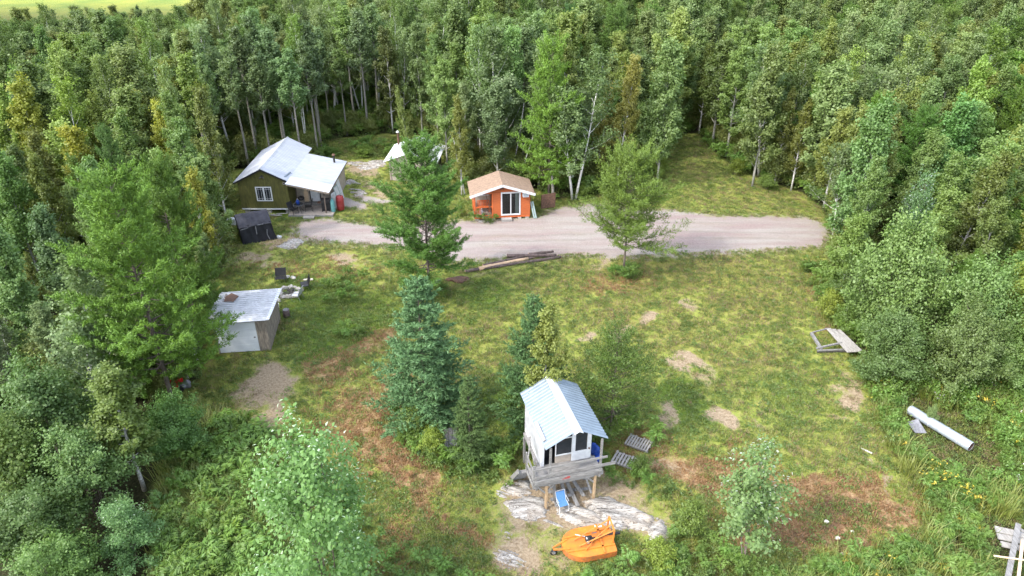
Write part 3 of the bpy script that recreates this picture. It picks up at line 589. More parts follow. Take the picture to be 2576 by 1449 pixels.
for _u, _v, _h, _n in ((1385,108,10.5,'the tall yellow-green pine'), (1668,148,10,'the trail poplar'), (1918,155,9.5,'the bronze-tinted poplar'), (2065,205,9.5,'the left vivid green pine'), (2185,250,9,'the right vivid green pine'), (2165,300,9,'the drive-end poplar'), (2335,40,12.5,'the tallest pale forked aspen'), (2545,180,10,'the golden olive birch'), (2440,400,8,'the leaning white-trunked birch'),
    (215,335,9,'the bright yellow-green tree'), (430,272,9.5,'the lime-green tree top'), (75,190,11,'the upper left forked aspen'), (300,175,11,'the Y-shaped white trunk'), (465,100,11,'the chalky-tipped poplar'), (745,60,12.5,'the bright twin-stemmed aspen'), (1000,15,13,'the bare-branched tall aspen'), (45,420,8.5,'the left-edge poplar'), (35,610,8,'the lower left-edge poplar'), (375,470,12,'the largest jack pine'), (542,238,11,'the birch beside the green cabin')):
    _x, _y, _ = fixh(_u, _v, _h); LMK.append((_x, _y, _n))
def ordn(n): return {1: 'nearest', 2: 'second nearest', 3: 'third nearest', 4: 'fourth nearest', 5: 'fifth nearest', 6: 'sixth nearest', 7: 'seventh nearest', 8: 'eighth nearest'}.get(n, '%dth nearest' % n)
for x, y in picked:
    U0, V0 = uv_of(x, y); inview = -150 < U0 < 2730
    st = stand(x, y); rr = random.random()
    nearleft = y < 50
    if st == 'cabin': key = 'slim' if rr < .82 else ('aspen' if rr < .95 else 'birch')
    elif st == 'left': key = 'aspen' if rr < .45 else 'slim' if rr < .55 else 'birch' if rr < .78 else 'pine' if rr < .84 else 'forked'
    elif st == 'middle': key = 'aspen' if rr < .55 else 'slim' if rr < .75 else 'birch' if rr < .88 else 'forked'
    elif st == 'trail': key = 'aspen' if rr < .4 else 'birch' if rr < .62 else 'poplar' if rr < .82 else 'pine' if rr < .90 else 'forked'
    else: key = 'aspen' if rr < .45 else 'birch' if rr < .65 else 'forked' if rr < .8 else 'poplar' if rr < .94 else 'pine'
    h = {'aspen': 11.4, 'slim': 11.4, 'birch': 10, 'forked': 11.6, 'poplar': 9.2, 'pine': 10}[key]*random.uniform(.74, 1.12)
    if -34 < x < -17 and 30 < y < 45: h *= .6
    if y < 44: h *= .72
    elif y < 54 and abs(x) > 20: h *= .82
    if st == 'middle' and y > 68: h *= 1.05
    if 6 < x < 16 and y < 84: h *= .78
    if st == 'left' and y > 85: h *= .93
    if x < -.42*y and y > 70: h = min(h, 25-y*.150-random.uniform(.0, 1.3)); h = max(h, 4.5)
    tn = {'aspen': (1,1.05,.95), 'slim': (.85,.95,.9), 'birch': (1,1,.85), 'forked': (1,1.05,1), 'poplar': (.95,1.02,.95), 'pine': (.8,.95,.8)}[key]
    q = random.random()
    if q < .12: tn = (tn[0]*1.22, tn[1]*1.16, tn[2]*.75)
    elif q < .22 and st in ('trail', 'right'): tn = (tn[0]*1.2, tn[1]*1.05, tn[2]*.95)
    elif q < .38 and st in ('right', 'middle'): tn = (tn[0]*1.2, tn[1]*1.15, tn[2]*1.2)
    elif q < .5: tn = tuple(c*.8 for c in tn)
    pn = .5*math.sin(x*.11+1.3*math.sin(y*.09))+.5*math.sin(y*.13+x*.05+2); pn2 = math.sin(x*.21-y*.17)
    tn = (tn[0]*(1+.10*pn+.05*pn2), tn[1]*(1+.08*pn), tn[2]*(1-.1*pn+.15*pn2))
    if inview and NI < 285 and y < 90:
        kn = dict(aspen='leafy aspen', slim='slender grey-stemmed aspen', birch='white-stemmed birch', forked='fork-stemmed aspen', poplar='broad poplar', pine='jack pine')[key]
        best = min(LMK, key=lambda l: (l[0]-x)**2+((l[1]-y)*.8)**2); ddx, ddy = x-best[0], y-best[1]
        dr_ = ('right of' if ddx > 0 else 'left of') if abs(ddx) > abs(ddy) else ('behind' if ddy > 0 else 'in front of')
        RANK.setdefault((best[2], dr_, kn), []).append((ddx*ddx+ddy*ddy, tree(key, x, y, h, 'x', group='%ss %s' % (kn.replace('birch', 'birche') if kn.endswith('birch') else kn, PL[st]), tint=tn)))
        NI += 1
    else: FAR.append((x, y, h, key))
for (lm, dr_, kn), l in RANK.items():
    for i, (_, r_) in enumerate(sorted(l, key=lambda q_: q_[0])): r_['label'] = ('only %s %s %s' % (kn, dr_, lm)) if len(l) == 1 else '%s, %s %s %s' % (kn, ordn(i+1), 'of those '+dr_, lm)
print('individual fill trees', NI, 'far', len(FAR))

# ------------------------------------------------------------- scatter of what nobody could count
def scatter(name, pts, scl, srcs, label=None, cat=None, rotjit=.12):
    """one object: points of a mesh carrying instances of a few source meshes (geometry nodes)"""
    pts = np.asarray(pts, float); n = len(pts)
    m = bpy.data.meshes.new(name); m.vertices.add(n); m.vertices.foreach_set('co', pts.ravel())
    rot = np.zeros((n, 3)); rot[:, 2] = RNG.uniform(0, 6.28, n); rot[:, :2] = RNG.normal(size=(n, 2))*rotjit
    sc = np.broadcast_to(np.asarray(scl, float).reshape(n, -1), (n, 3)) if np.ndim(scl) else np.full((n, 3), float(scl))
    m.attributes.new('rot', 'FLOAT_VECTOR', 'POINT').data.foreach_set('vector', rot.ravel().astype(np.float32))
    m.attributes.new('scl', 'FLOAT_VECTOR', 'POINT').data.foreach_set('vector', np.ascontiguousarray(sc).ravel().astype(np.float32))
    m.attributes.new('pick', 'INT', 'POINT').data.foreach_set('value', RNG.integers(0, len(srcs), n).astype(np.int32))
    o = bpy.data.objects.new(name, m); C.objects.link(o)
    g = bpy.data.node_groups.new(name, 'GeometryNodeTree')
    g.interface.new_socket('Geometry', in_out='INPUT', socket_type='NodeSocketGeometry'); g.interface.new_socket('Geometry', in_out='OUTPUT', socket_type='NodeSocketGeometry')
    gi = g.nodes.new('NodeGroupInput'); go = g.nodes.new('NodeGroupOutput'); ip = g.nodes.new('GeometryNodeInstanceOnPoints'); jn = g.nodes.new('GeometryNodeJoinGeometry')
    for s in srcs:
        oi = g.nodes.new('GeometryNodeObjectInfo'); oi.inputs['Object'].default_value = s; oi.inputs['As Instance'].default_value = True
        g.links.new(oi.outputs['Geometry'], jn.inputs[0])
    g.links.new(gi.outputs[0], ip.inputs['Points']); g.links.new(jn.outputs[0], ip.inputs['Instance']); ip.inputs['Pick Instance'].default_value = True
    for a, ty, sock in (('rot', 'FLOAT_VECTOR', 'Rotation'), ('scl', 'FLOAT_VECTOR', 'Scale'), ('pick', 'INT', 'Instance Index')):
        na = g.nodes.new('GeometryNodeInputNamedAttribute'); na.data_type = ty; na.inputs['Name'].default_value = a
        g.links.new([q for q in na.outputs if q.enabled][0], ip.inputs[sock])
    g.links.new(ip.outputs[0], go.inputs[0])
    md = o.modifiers.new('scatter', 'NODES'); md.node_group = g
    return tag(o, label, cat, None, 'stuff')
def src(name, me, tint=(1,1,1)):
    o = bpy.data.objects.new(name, me); o.color = (*tint, 1); return o      # not linked: only feeds the scatter
def joined(key, i):
    t, c, H0, cr0 = VAR[key][i]; nv = len(t.vertices); ca = np.empty(nv*3); t.vertices.foreach_get('co', ca)
    ql = len(c.vertices); cb = np.empty(ql*3); c.vertices.foreach_get('co', cb)
    tf = [[v+ql for v in p.vertices] for p in t.polygons]
    nf = len(c.polygons); m = bpy.data.meshes.new('wood_tree'); m.vertices.add(ql+nv); m.vertices.foreach_set('co', np.concatenate([cb, ca]))
    st = list(np.arange(nf)*4); k = nf*4; fl = []
    for f in tf: st.append(k); k += len(f); fl += f
    lp = np.concatenate([np.arange(nf*4), np.array(fl)]); m.loops.add(len(lp)); m.loops.foreach_set('vertex_index', lp)
    m.polygons.add(len(st)); m.polygons.foreach_set('loop_start', np.array(st)); m.materials.append(c.materials[0]); m.materials.append(t.materials[0]); m.update(calc_edges=True)
    mi = np.zeros(len(st), np.int32); mi[nf:] = 1; m.polygons.foreach_set('material_index', mi)
    va = np.zeros(nf, np.float32); c.attributes['v'].data.foreach_get('value', va); vv = np.zeros(len(st), np.float32); vv[:nf] = va
    m.attributes.new('v', 'FLOAT', 'FACE').data.foreach_set('value', vv); return m
jm = {(k, i): joined(k, i) for k in ('aspen', 'slim', 'birch', 'forked', 'poplar', 'pine') for i in (0, 1)}
srcs = []
TN = [(1,1.05,.95), (1.3,1.2,.7), (.82,.92,.95), (1.2,1.18,1.2)]
for (k, i), me_ in jm.items():
    for t in (TN if k in ('aspen', 'birch') else TN[:1]+TN[2:3]): srcs.append((k, src('wood_tree', me_, t)))
far_pts = {}
for kind in ('aspen', 'slim', 'birch', 'forked', 'poplar', 'pine'):
    L_ = [f for f in FAR if f[3] == kind]
    far_pts[kind] = L_
allp, alls, allsrc = [], [], [s for k, s in srcs]
P_, S_, K_ = [], [], []
for x, y, h, k in FAR:
    cs = [i for i, (kk, s) in enumerate(srcs) if kk == k]; i = random.choice(cs); H0 = VAR[k][0][2]; sx = h/H0*random.uniform(1.0, 1.5)
    P_.append((x, y, gz(x, y)-.05)); S_.append((sx, sx, h/H0)); K_.append(i)
fw = scatter('far_wood', P_, S_, allsrc, 'mixed aspen and birch wood stretching away behind the first rows of trees', 'woodland', .03)
fw.data.attributes['pick'].data.foreach_set('value', np.array(K_, np.int32))

# small plants
def blades(n, h, r, wd, leaf, seed, arch=.4):
    rng = np.random.default_rng(seed); vs, fs, vv = [], [], []
    for i in range(n):
        a = rng.uniform(0, 6.28); p = Vector((rng.normal()*r*.5, rng.normal()*r*.5, 0)); hh = h*rng.uniform(.6, 1.15); d = Vector((math.cos(a), math.sin(a), 0)); s = Vector((-d.y, d.x, 0))*wd*.5; o = hh*arch*rng.uniform(.3, 1.2)
        q = [p-s, p+s, p+d*o*.35+Vector((0,0,hh*.6))+s*.8, p+d*o*.35+Vector((0,0,hh*.6))-s*.8, p+d*o+Vector((0,0,hh))]; b = len(vs); vs += [tuple(x) for x in q]
        fs += [(b, b+1, b+2, b+3), (b+3, b+2, b+4)]; t = rng.random(); vv += [t, t]
    m = bpy.data.meshes.new('blades'); m.from_pydata(vs, [], fs); m.materials.append(LM[leaf]); m.attributes.new('v', 'FLOAT', 'FACE').data.foreach_set('value', vv); return m
def fern(seed, h=.8, n=7, leaf='fern'):
    rng = np.random.default_rng(seed); Pn, D, sz = [], [], []
    for i in range(n):
        a = rng.uniform(0, 6.28); d = np.array([math.cos(a), math.sin(a), 0]); s = np.array([-d[1], d[0], 0]); hh = h*rng.uniform(.7, 1.15); L = h*rng.uniform(.6, 1)
        for k in range(15):
            t = k/15; p = d*L*(.15+.85*t)+np.array([0, 0, hh*(.75+.35*math.sin(t*2.6))-.25*hh*t*t]); pl = .30*h*(1-t)**.8*(.8+.4*rng.random())+.04
            for sg in (-1, 1): Pn.append(p+s*sg*pl*.5); D.append(s*sg+d*.45); sz.append(pl*1.05)
    Pn = np.array(Pn); m = leafmesh('fern', Pn, np.array(sz), .24, [LM[leaf]], np.array(D), 1.6, rng=rng); return m
def herb(seed, h=.7, n=110, leaf='herb', top=None, r=.28, ls=.12):
    rng = np.random.default_rng(seed); ns = 6; st = rng.normal(size=(ns, 2))*r*.6; le = rng.normal(size=(ns, 2))*.12
    k = rng.integers(0, ns, n); t = rng.random(n)**.7; hs = h*rng.uniform(.7, 1.1, ns)
    Pn = np.stack([st[k, 0]+le[k, 0]*t+rng.normal(size=n)*.07, st[k, 1]+le[k, 1]*t+rng.normal(size=n)*.07, t*hs[k]], 1)
    m = leafmesh('herb', Pn, ls*rng.uniform(.6, 1.3, n), .45, [LM[leaf], LM[top or leaf]], None, .8, rng=rng)
    if top:
        mi = (t > .9).astype(np.int32); m.polygons.foreach_set('material_index', mi)
    return m
HOLE = []
def region(poly, dens, holes=(), jitter=None, world=False):
    wp = poly if world else [G(*p) for p in poly]; x0, x1 = min(p[0] for p in wp), max(p[0] for p in wp); y0, y1 = min(p[1] for p in wp), max(p[1] for p in wp)
    n = int((x1-x0)*(y1-y0)*dens); X = RNG.uniform(x0, x1, n); Y = RNG.uniform(y0, y1, n); k = inpoly(X, Y, wp)
    for h in holes: k &= ~inpoly(X, Y, [G(*p) for p in h])
    for a, b, c, e in HOUSES[:5]: k &= ~((X > a+.3) & (X < b-.3) & (Y > c+.3) & (Y < e-.3))
    return X[k], Y[k]
HOLE = [[(2262,1000),(2320,1005),(2500,1090),(2520,1200),(2420,1225),(2262,1125)], [(2478,1305),(2800,1300),(2800,1640),(2500,1640),(2478,1400)], [(2030,815),(2095,815),(2175,885),(2170,905),(2050,900)], [(1535,1100),(1640,1085),(1650,1140),(1600,1200),(1530,1195)]]
def P3(X, Y, dz=0): return np.stack([X, Y, hgt(X, Y)+dz], 1)
F1 = [src('fern', fern(i, .8+.1*i)) for i in range(4)]
F1b = [src('fern', fern(i+20, .8), t) for i, t in enumerate([(1.3,1.1,.8), (1.1,1.15,.9)])]
RU = [src('dead_fern', fern(i+50, .5, 6, 'rusty')) for i in range(3)]
HB = [src('herb', herb(i, .75)) for i in range(3)]
HW = [src('herb', herb(i+10, .85, 130, 'herb', 'flower')) for i in range(2)]
HG = [src('herb', herb(i+20, .85, 130, 'herb', 'gold')) for i in range(2)]
TG = [src('tall_grass', blades(46, .95, .45, .03, 'grass', i, .75)) for i in range(3)]
TGl = [src('tall_grass', blades(46, .95, .45, .03, 'grass', i+5, .6), (1.2,1.15,.7)) for i in range(2)]
LH = [src('leafy_clump', herb(i+30, .35, 90, 'herb', None, .3, .13)) for i in range(3)]
SG = [src('turf', blades(26, .11, .22, .022, 'grass', i+9, .7)) for i in range(3)]
SD = [src('straw', blades(26, .10, .24, .020, 'dry', i+19, 1.0)) for i in range(3)]
SR = [src('rusty_litter', blades(24, .09, .24, .03, 'rusty', i+29, 1.2)) for i in range(3)]
SW = [src('clover', herb(i+60, .09, 60, 'herb', None, .22, .075), (1.9,1.7,1.4)) for i in range(3)]
def SC(n, lo, hi): return RNG.uniform(lo, hi, n)
rock_hole = [(1232,1225),(1300,1195),(1500,1190),(1600,1235),(1690,1310),(1670,1372),(1550,1335),(1500,1440),(1390,1449),(1240,1400),(1230,1300)]
# left fern slope, right meadow, bottom strip
fern_left = [(430,1110),(470,1040),(560,1060),(640,1085),(720,1150),(745,1230),(700,1330),(720,1620),(380,1620),(400,1250)]
right_meadow = [(2105,740),(2175,900),(2400,950),(2800,970),(3000,1120),(3000,1640),(1960,1640),(1980,1440),(2330,1360),(2330,1260),(2240,1140),(2190,1010),(2140,900),(2080,820),(2055,700)]
bottom = [(1560,1420),(1640,1390),(1700,1330),(1770,1330),(1830,1400),(1980,1420),(2060,1640),(1300,1640),(1480,1440)]
bottom_l = [(900,1300),(960,1330),(1050,1400),(1230,1440),(1260,1640),(700,1640),(720,1400)]
edge_r = [(1500,495),(1640,447),(1690,375),(1728,338),(1600,330),(1480,440)]
parts = []
X, Y = region(fern_left, 7); scatter('bracken', P3(X, Y), .4+.9*RNG.random(len(X))**1.4, F1+HB, 'green bracken slope at the lower left below the sandy patch', 'bracken')
X, Y = region(fern_left, 4.5); scatter('tall_grass', P3(X, Y), SC(len(X), .6, 1.15), TG, 'long windblown grass among the bracken at the lower left', 'grass')
X, Y = region(right_meadow, 5.5, HOLE); scatter('meadow_plants', P3(X, Y), SC(len(X), .55, 1.15), HB+F1b+F1b+HG[:1], 'fern and goldenrod meadow on the right around the steel pipe', 'meadow')
X, Y = region(right_meadow, 2.6, HOLE); scatter('meadow_grass', P3(X, Y), SC(len(X), .6, 1.15), TGl+TG[:1], 'tall yellow-green grass in the right meadow', 'grass')
X, Y = region([(2250,950),(2800,960),(2900,1300),(2350,1250),(2200,1050)], .35, HOLE); scatter('wildflowers', P3(X, Y), SC(len(X), .8, 1.2), HW+HG, 'white and yellow wildflowers dotted over the right meadow', 'wildflowers')
X, Y = region(bottom, 6); scatter('low_bushes', P3(X, Y), SC(len(X), .5, 1.0), HB+F1b, 'leafy green ground plants along the bottom edge right of the mower', 'ground cover')
X, Y = region(bottom_l, 5); scatter('low_leaves', P3(X, Y), SC(len(X), .4, .8), LH+F1, 'low green leaves along the bottom edge around the big silver sapling', 'ground cover')
HBT = [src('tall_weeds', herb(i+70, 1.1, 170, 'fern', None, .4, .14), (.9,.9,.9)) for i in range(3)]
X, Y = region([(2060,700),(2110,800),(2165,900),(2200,1000),(2260,1120),(2400,1250),(2800,1290),(2800,960),(2400,930),(2190,880),(2120,760)], 3.2, HOLE); scatter('tall_weeds', P3(X, Y), SC(len(X), .6, 1.25), HBT, 'dense bright green leafy weeds along the right side of the lawn', 'weeds')
# plants round trunks, under the spruces and along walls
rim = []
for (u, v, ru, rv, d) in [(1060,1060,70,50,9), (1060,1120,50,40,9), (1110,1140,30,50,7), (1350,1110,60,40,7), (1170,1180,60,30,7), (1560,1100,90,60,6), (1580,695,45,14,7), (1640,1235,50,25,5), (1080,745,60,20,5), (1560,1180,60,50,5), (2070,720,30,60,6), (2100,800,30,60,6), (1210,1120,40,60,5), (860,735,60,40,3), (1215,558,40,3,12), (890,840,50,22,4), (2330,1085,60,40,5), (560,1110,90,40,5), (700,1130,60,40,4), (940,380,70,18,3), (1250,1180,50,50,4)]:
    cx, cy = G(u, v); sx = abs(G(u+ru, v)[0]-cx); sy = abs(G(u, v-rv)[1]-G(u, v+rv)[1])/2; n = int(sx*sy*math.pi*d)
    a = RNG.uniform(0, 6.28, n); r = np.sqrt(RNG.random(n)); rim.append(np.stack([cx+sx*r*np.cos(a), cy+sy*r*np.sin(a)], 1))
rim = np.concatenate(rim); rim = rim[~np.logical_or.reduce([inpoly(rim[:, 0], rim[:, 1], [G(*p) for p in h]) for h in HOLE+[[(1100,1050),(1160,1050),(1160,1165),(1090,1165)]]])]; scatter('leafy_ground_plants', P3(rim[:, 0], rim[:, 1]), SC(len(rim), .5, 1.15), LH+F1[:2]+HB[:1], 'leafy patches round the trees and buildings on the lawn', 'ground cover')
# undergrowth at the foot of the woods
xs_, ys_ = [], []
n = 26000; X = RNG.uniform(-75, 75, n); Y = RNG.uniform(28, 100, n); k = ~inpoly(X, Y, open_w) & (np.abs(X) < Y*.8+6)
for a, b, c, e in HOUSES: k &= ~((X > a) & (X < b) & (Y > c) & (Y < e))
X, Y = X[k], Y[k]; scatter('undergrowth', P3(X, Y), SC(len(X), .6, 1.5), HB+F1+LH, 'dark leafy undergrowth on the forest floor', 'undergrowth')
TH_ = []
for k_, tnt in ((0,(.85,.95,.8)),(1,(1,1.1,.8)),(2,(.75,.9,.75))): jm[('shrub', k_)] = joined('shrub', k_); TH_.append(src('thicket_bush', jm[('shrub', k_)], tnt))
n = 16000; X = RNG.uniform(-48, 60, n); Y = RNG.uniform(30, 92, n); dd = np.full(n, 1e9)
for i in range(len(open_w)):
    (a1, b1), (a2, b2) = open_w[i], open_w[(i+1) % len(open_w)]; ex, ey = a2-a1, b2-b1; t = np.clip(((X-a1)*ex+(Y-b1)*ey)/(ex*ex+ey*ey), 0, 1); dd = np.minimum(dd, np.hypot(X-a1-t*ex, Y-b1-t*ey))
k = ~inpoly(X, Y, open_w) & ((dd > .5) & (RNG.random(n) < np.where(dd < 3.5, .22, .035)))
for a, b, c, e in HOUSES: k &= ~((X > a-1) & (X < b+1) & (Y > c-1) & (Y < e+.5))
X, Y = X[k], Y[k]; q_ = np.where((X > -26) & (X < -9) & (Y > 62), .7, 1.)
scatter('thicket', P3(X, Y), q_*SC(len(X), .6, 1.5), TH_, 'leafy thicket growing under the edge of the wood', 'thicket')
# turf of the clearing
lawn_w = open_w; n = 105000; X = RNG.uniform(-26, 34, n); Y = 20+(78-20)*RNG.random(n)**1.25
k = inpoly(X, Y, lawn_w) & (sample('gravel', X, Y) < .55) & ~(inpoly(X, Y, [G(*p) for p in rock_hole]) & (RNG.random(n) < .6)) & ~inpoly(X, Y, [G(*p) for p in ((1236,1205),(1335,1200),(1500,1245),(1600,1265),(1690,1310),(1675,1372),(1560,1340),(1400,1340),(1250,1290))])
for a, b, c, e in ((-23.2,-14.9,56.2,64.5), (-3.4,1.8,55,59), (-18,-14.8,36.2,40.5)): k &= ~((X > a) & (X < b) & (Y > c) & (Y < e))
X, Y = X[k], Y[k]; rs = sample('rusty', X, Y); dt = sample('dirt', X, Y); ye = sample('yellowish', X, Y); lu = sample('lush_shade', X, Y)
q = RNG.random(len(X)); keep = q > dt*1.15; X, Y, rs, ye, lu = X[keep], Y[keep], rs[keep], ye[keep], lu[keep]; q = RNG.random(len(X))
bn = sample('burnt', X, Y); isr = q < rs*.85*(1-.5*bn); isd = ~isr & (RNG.random(len(X)) < .20+.2*ye-.2*lu); isg = ~isr & ~isd; isw = isg & (RNG.random(len(X)) < .35+.3*lu)
isg &= ~isw
for mk, nm, sr, lb in ((isg, 'turf', SG, 'short green turf of the clearing'), (isw, 'clover', SW, 'broad-leaved weeds and clover in the clearing'), (isd, 'straw', SD, 'dry straw-coloured grass in the clearing'), (isr, 'rusty_litter', SR, 'rust-brown dead plant litter on the clearing')):
    scatter(nm, P3(X[mk], Y[mk]), .55+1.0*RNG.random(mk.sum())**2.4, sr, lb, 'grass')
X, Y = region([(850,1180),(1010,1120),(1240,1300),(1100,1400)], 1.2); 
X2, Y2 = region([(1020,1150),(1100,1130),(1110,1190),(1040,1200)], 5); X = np.concatenate([X, X2]); Y = np.concatenate([Y, Y2])
kk = RNG.random(len(X)) < .35; X, Y = X[kk], Y[kk]; scatter('dead_ferns', P3(X, Y), SC(len(X), .4, .8), RU, 'orange-brown dead fern fronds left of the playhouse', 'ferns')
#OBJECTS
# ------------------------------------------------------------- building helpers
def ribs(x0, x1, L, pitch, rh, m, rw=.045, th=.012):
    """ribbed metal sheet: x across the ribs, y down the sheet"""
    b = MB(); xs_ = []; x = x0
    while x < x1-rw*2:
        xs_ += [(x, 0), (x+pitch-rw*2, 0), (x+pitch-rw*1.5, rh), (x+pitch-rw*.5, rh)]; x += pitch
    xs_ = [p for p in xs_ if p[0] < x1]+[(x1, 0)]
    n = len(xs_); vs = []
    for yy in (0, L):
        for dz in (0, -th):
            vs += [(p[0], yy, p[1]+dz) for p in xs_]
    fs = []
    for i in range(n-1):
        fs += [(i, i+1, 2*n+i+1, 2*n+i), (n+i+1, n+i, 3*n+i, 3*n+i+1), (i+1, i, n+i, n+i+1), (2*n+i, 2*n+i+1, 3*n+i+1, 3*n+i)]
    fs += [(0, 2*n, 3*n, n), (n-1, 2*n-1, 4*n-1, 3*n-1)]
    return b.add(vs, fs, m)
def frame3(o, ex, ey, ez):
    ex, ey, ez = Vector(ex).normalized(), Vector(ey).normalized(), Vector(ez).normalized()
    return Matrix(((ex.x,ey.x,ez.x,o[0]),(ex.y,ey.y,ez.y,o[1]),(ex.z,ey.z,ez.z,o[2]),(0,0,0,1)))
def slope_sheet(p, q, r, pitch=.3, rh=.02, along=True, **k):
    """sheet from corner p: edge p->q is along the eave/ridge, p->r runs down the slope"""
    p, q, r = Vector(p), Vector(q), Vector(r)
    ex = q-p; ey = r-p; ez = ex.normalized().cross(ey.normalized())
    if ez.z < 0: p, q = q, p; ex = q-p; ey = r-Vector(p) if False else ey; ez = ex.normalized().cross(ey.normalized())
    return ribs(0, ex.length, ey.length, pitch, rh, frame3(p, ex, ey, ez), **k)
def window(parent, x0, x1, z0, z1, y, sash=2, fm='white', grid=True, fr=.09, face=-1):
    """window set in a wall whose outer face is at y; face -1 looks to -y"""
    f = MB(); d = face*.05
    ya, yb = sorted((y, y+d)); f.box(x0, x1, ya, yb, z0, z0+fr); f.box(x0, x1, ya, yb, z1-fr, z1)
    f.box(x0, x0+fr, ya, yb, z0+fr, z1-fr); f.box(x1-fr, x1, ya, yb, z0+fr, z1-fr)
    for k in range(1, sash):
        xm = x0+(x1-x0)*k/sash; f.box(xm-fr*.75, xm+fr*.75, ya, yb, z0+fr, z1-fr)
    wd = thing_part('window', f, M[fm], parent)
    g = MB(); ga, gb = sorted((y+face*.012, y+face*.02)); g.box(x0+fr, x1-fr, ga, gb, z0+fr, z1-fr)
    thing_part('pane', g, M['pane'], wd)
    if grid:
        gr = MB(); gc, gd = sorted((y+face*.022, y+face*.03)); wv = (x1-x0)/sash
        for k in range(sash):
            a = x0+wv*k+fr*.9; b = x0+wv*(k+1)-fr*.9; i = .13
            for xx in (a+i, b-i): gr.box(xx-.008, xx+.008, gc, gd, z0+fr, z1-fr)
            for zz in (z0+fr+.14, z1-fr-.14): gr.box(a, b, gc+.001, gd+.001, zz-.008, zz+.008)
        thing_part('muntin_bars', gr, M['white'], wd)
    return wd
def thing_part(name, mb, m, parent, smooth=False): return mb.build(name, m, parent, smooth)
TP = thing_part

# ------------------------------------------------------------- green cabin
cab = thing('cabin', 'olive green cabin with a pale metal roof and a covered porch on its right', 'cabin')
X0, X1, Y0, Y1 = -22.75, -18.66, 57.0, 65.0; RX, RZ, EZ = -20.62, 3.98, 3.0; ELZ = 2.82
w_ = MB(); b0 = .45
wx0, wx1 = -16.0+.55, -18.66
zr = lambda x: RZ-(x-RX)*.50 if x > RX else RZ-(RX-x)*.50   # underside of the roof
def gable(x0, x1, y, y2, zb=.45, up=0):
    pts = [(x0, y, zb), (x1, y, zb), (x1, y, zr(x1)-.06+up), (RX, y, RZ-.06+up), (x0, y, zr(x0)-.06+up)]; return pts
w_.prism(gable(X0, X1, Y0, 0), (0, .12, 0)); w_.prism(gable(X0, X1, Y1-.12, 0), (0, .12, 0))
w_.box(X0, X0+.12, Y0+.12, Y1-.12, b0, zr(X0)-.06); w_.box(X1-.12, X1, Y0+.12, Y1-.12, b0, zr(X1)-.06)
x = X0+.02
while x < X1:
    w_.box(x, x+.035, Y0-.014, Y0, b0+.002, zr(x+.017)-.085); x += .2
y = Y0+.1
while y < Y1:
    w_.box(X1, X1+.014, y, y+.035, b0+.002, zr(X1)-.1); y += .2
TP('wall', w_, M['olive'], cab)
r1 = slope_sheet((RX, Y0-.18, RZ+.03), (RX, Y1+.25, RZ+.03), (X0-.42, Y0-.18, zr(X0-.42)+.03), .28, .018); TP('roof', r1, M['roofwhite'], cab)
rf = slope_sheet((RX, Y0-.18, RZ+.035), (RX, Y1+.25, RZ+.035), (-18.5, Y0-.18, zr(-18.5)+.035), .28, .018)
rro = TP('roof', rf, M['roofwhite'], cab)
cp = MB(); cp.prism([(RX-.14, Y0-.2, RZ-.02), (RX, Y0-.2, RZ+.065), (RX+.14, Y0-.2, RZ-.02), (RX, Y0-.2, RZ+.03)], (0, Y1-Y0+.47, 0)); TP('ridge_cap', cp, M['roofwhite'], rro)
ez0 = zr(-18.5)+.06; ez1 = 2.22
e1 = slope_sheet((-18.56, 57.9, ez0), (-18.56, 63.75, ez0), (-15.05, 57.9, ez1), .28, .016); TP('extension_roof', e1, M['roofwhite'], cab)
e2 = slope_sheet((-18.56, 56.2, ez0), (-18.56, 57.9, ez0), (-15.05, 56.2, ez1), .28, .016); TP('porch_roof', e2, M['roofbright'], cab)
fl = MB(); fl.beam((-18.85, 57.35, zr(-18.85)+.09), (-18.72, 58.6, zr(-18.72)+.09), .12, .05); TP('flashing_strip', fl, M['galv'], cab)
fa = MB(); fa.beam((X0-.42, Y0-.2, zr(X0-.42)-.03), (RX, Y0-.2, RZ-.03), .03, .13); fa.beam((RX, Y0-.2, RZ-.03), (-18.56, Y0-.2, zr(-18.56)-.03), .03, .13); TP('gable_fascia', fa, M['black'], cab)
fa = MB(); fa.beam((-18.5, 56.22, ez0-.09), (-15.08, 56.22, ez1-.09), .03, .14); fa.beam((-15.07, 56.24, ez1-.09), (-15.07, 63.7, ez1-.09), .03, .13); TP('porch_fascia', fa, M['plank'], cab)
window(cab, -21.35, -20.02, 1.15, 2.42, Y0-.016, 2)
st_ = MB(); st_.box(X0, X1+.05, Y0-.05, Y0-.018, b0-.07, b0+.04); st_.box(X1+.018, X1+.05, Y0-.018, 60, b0-.07, b0+.04); TP('base_trim', st_, M['white'], cab)
bl = MB()
for xx in (-22.4, -20.6, -18.95):
    for yy in (57.3, 60.8, 64.5): bl.box(xx-.2, xx+.2, yy-.2, yy+.2, -.15, b0)
TP('foundation_block', bl, M['stone'], cab)
sk = MB(); sk.box(X0+.4, X1-.3, 57.9, 57.95, -.1, b0-.08); TP('underfloor_shade', sk, M['shade'], cab)  # dark sheet painted in for the shade beneath the raised floor
vn = MB(); vn.box(-18.98, -18.78, Y0-.07, Y0-.02, 2.62, 2.82); v_ = TP('vent_box', vn, M['lumber'], cab); v2 = MB(); v2.box(-18.94, -18.82, Y0-.078, Y0-.07, 2.66, 2.78); TP('vent_opening', v2, M['shade'], v_)
lt = MB(); lt.tube([(-20.62, Y0-.02, 3.36), (-20.62, Y0-.14, 3.32)], [.09, .11], 10); lt.tube([(-20.7, Y0-.1, 3.3), (-20.82, Y0-.2, 3.2)], .05, 8); lt.tube([(-20.54, Y0-.1, 3.3), (-20.42, Y0-.2, 3.2)], .05, 8); TP('flood_lamp', lt, M['char'], cab)
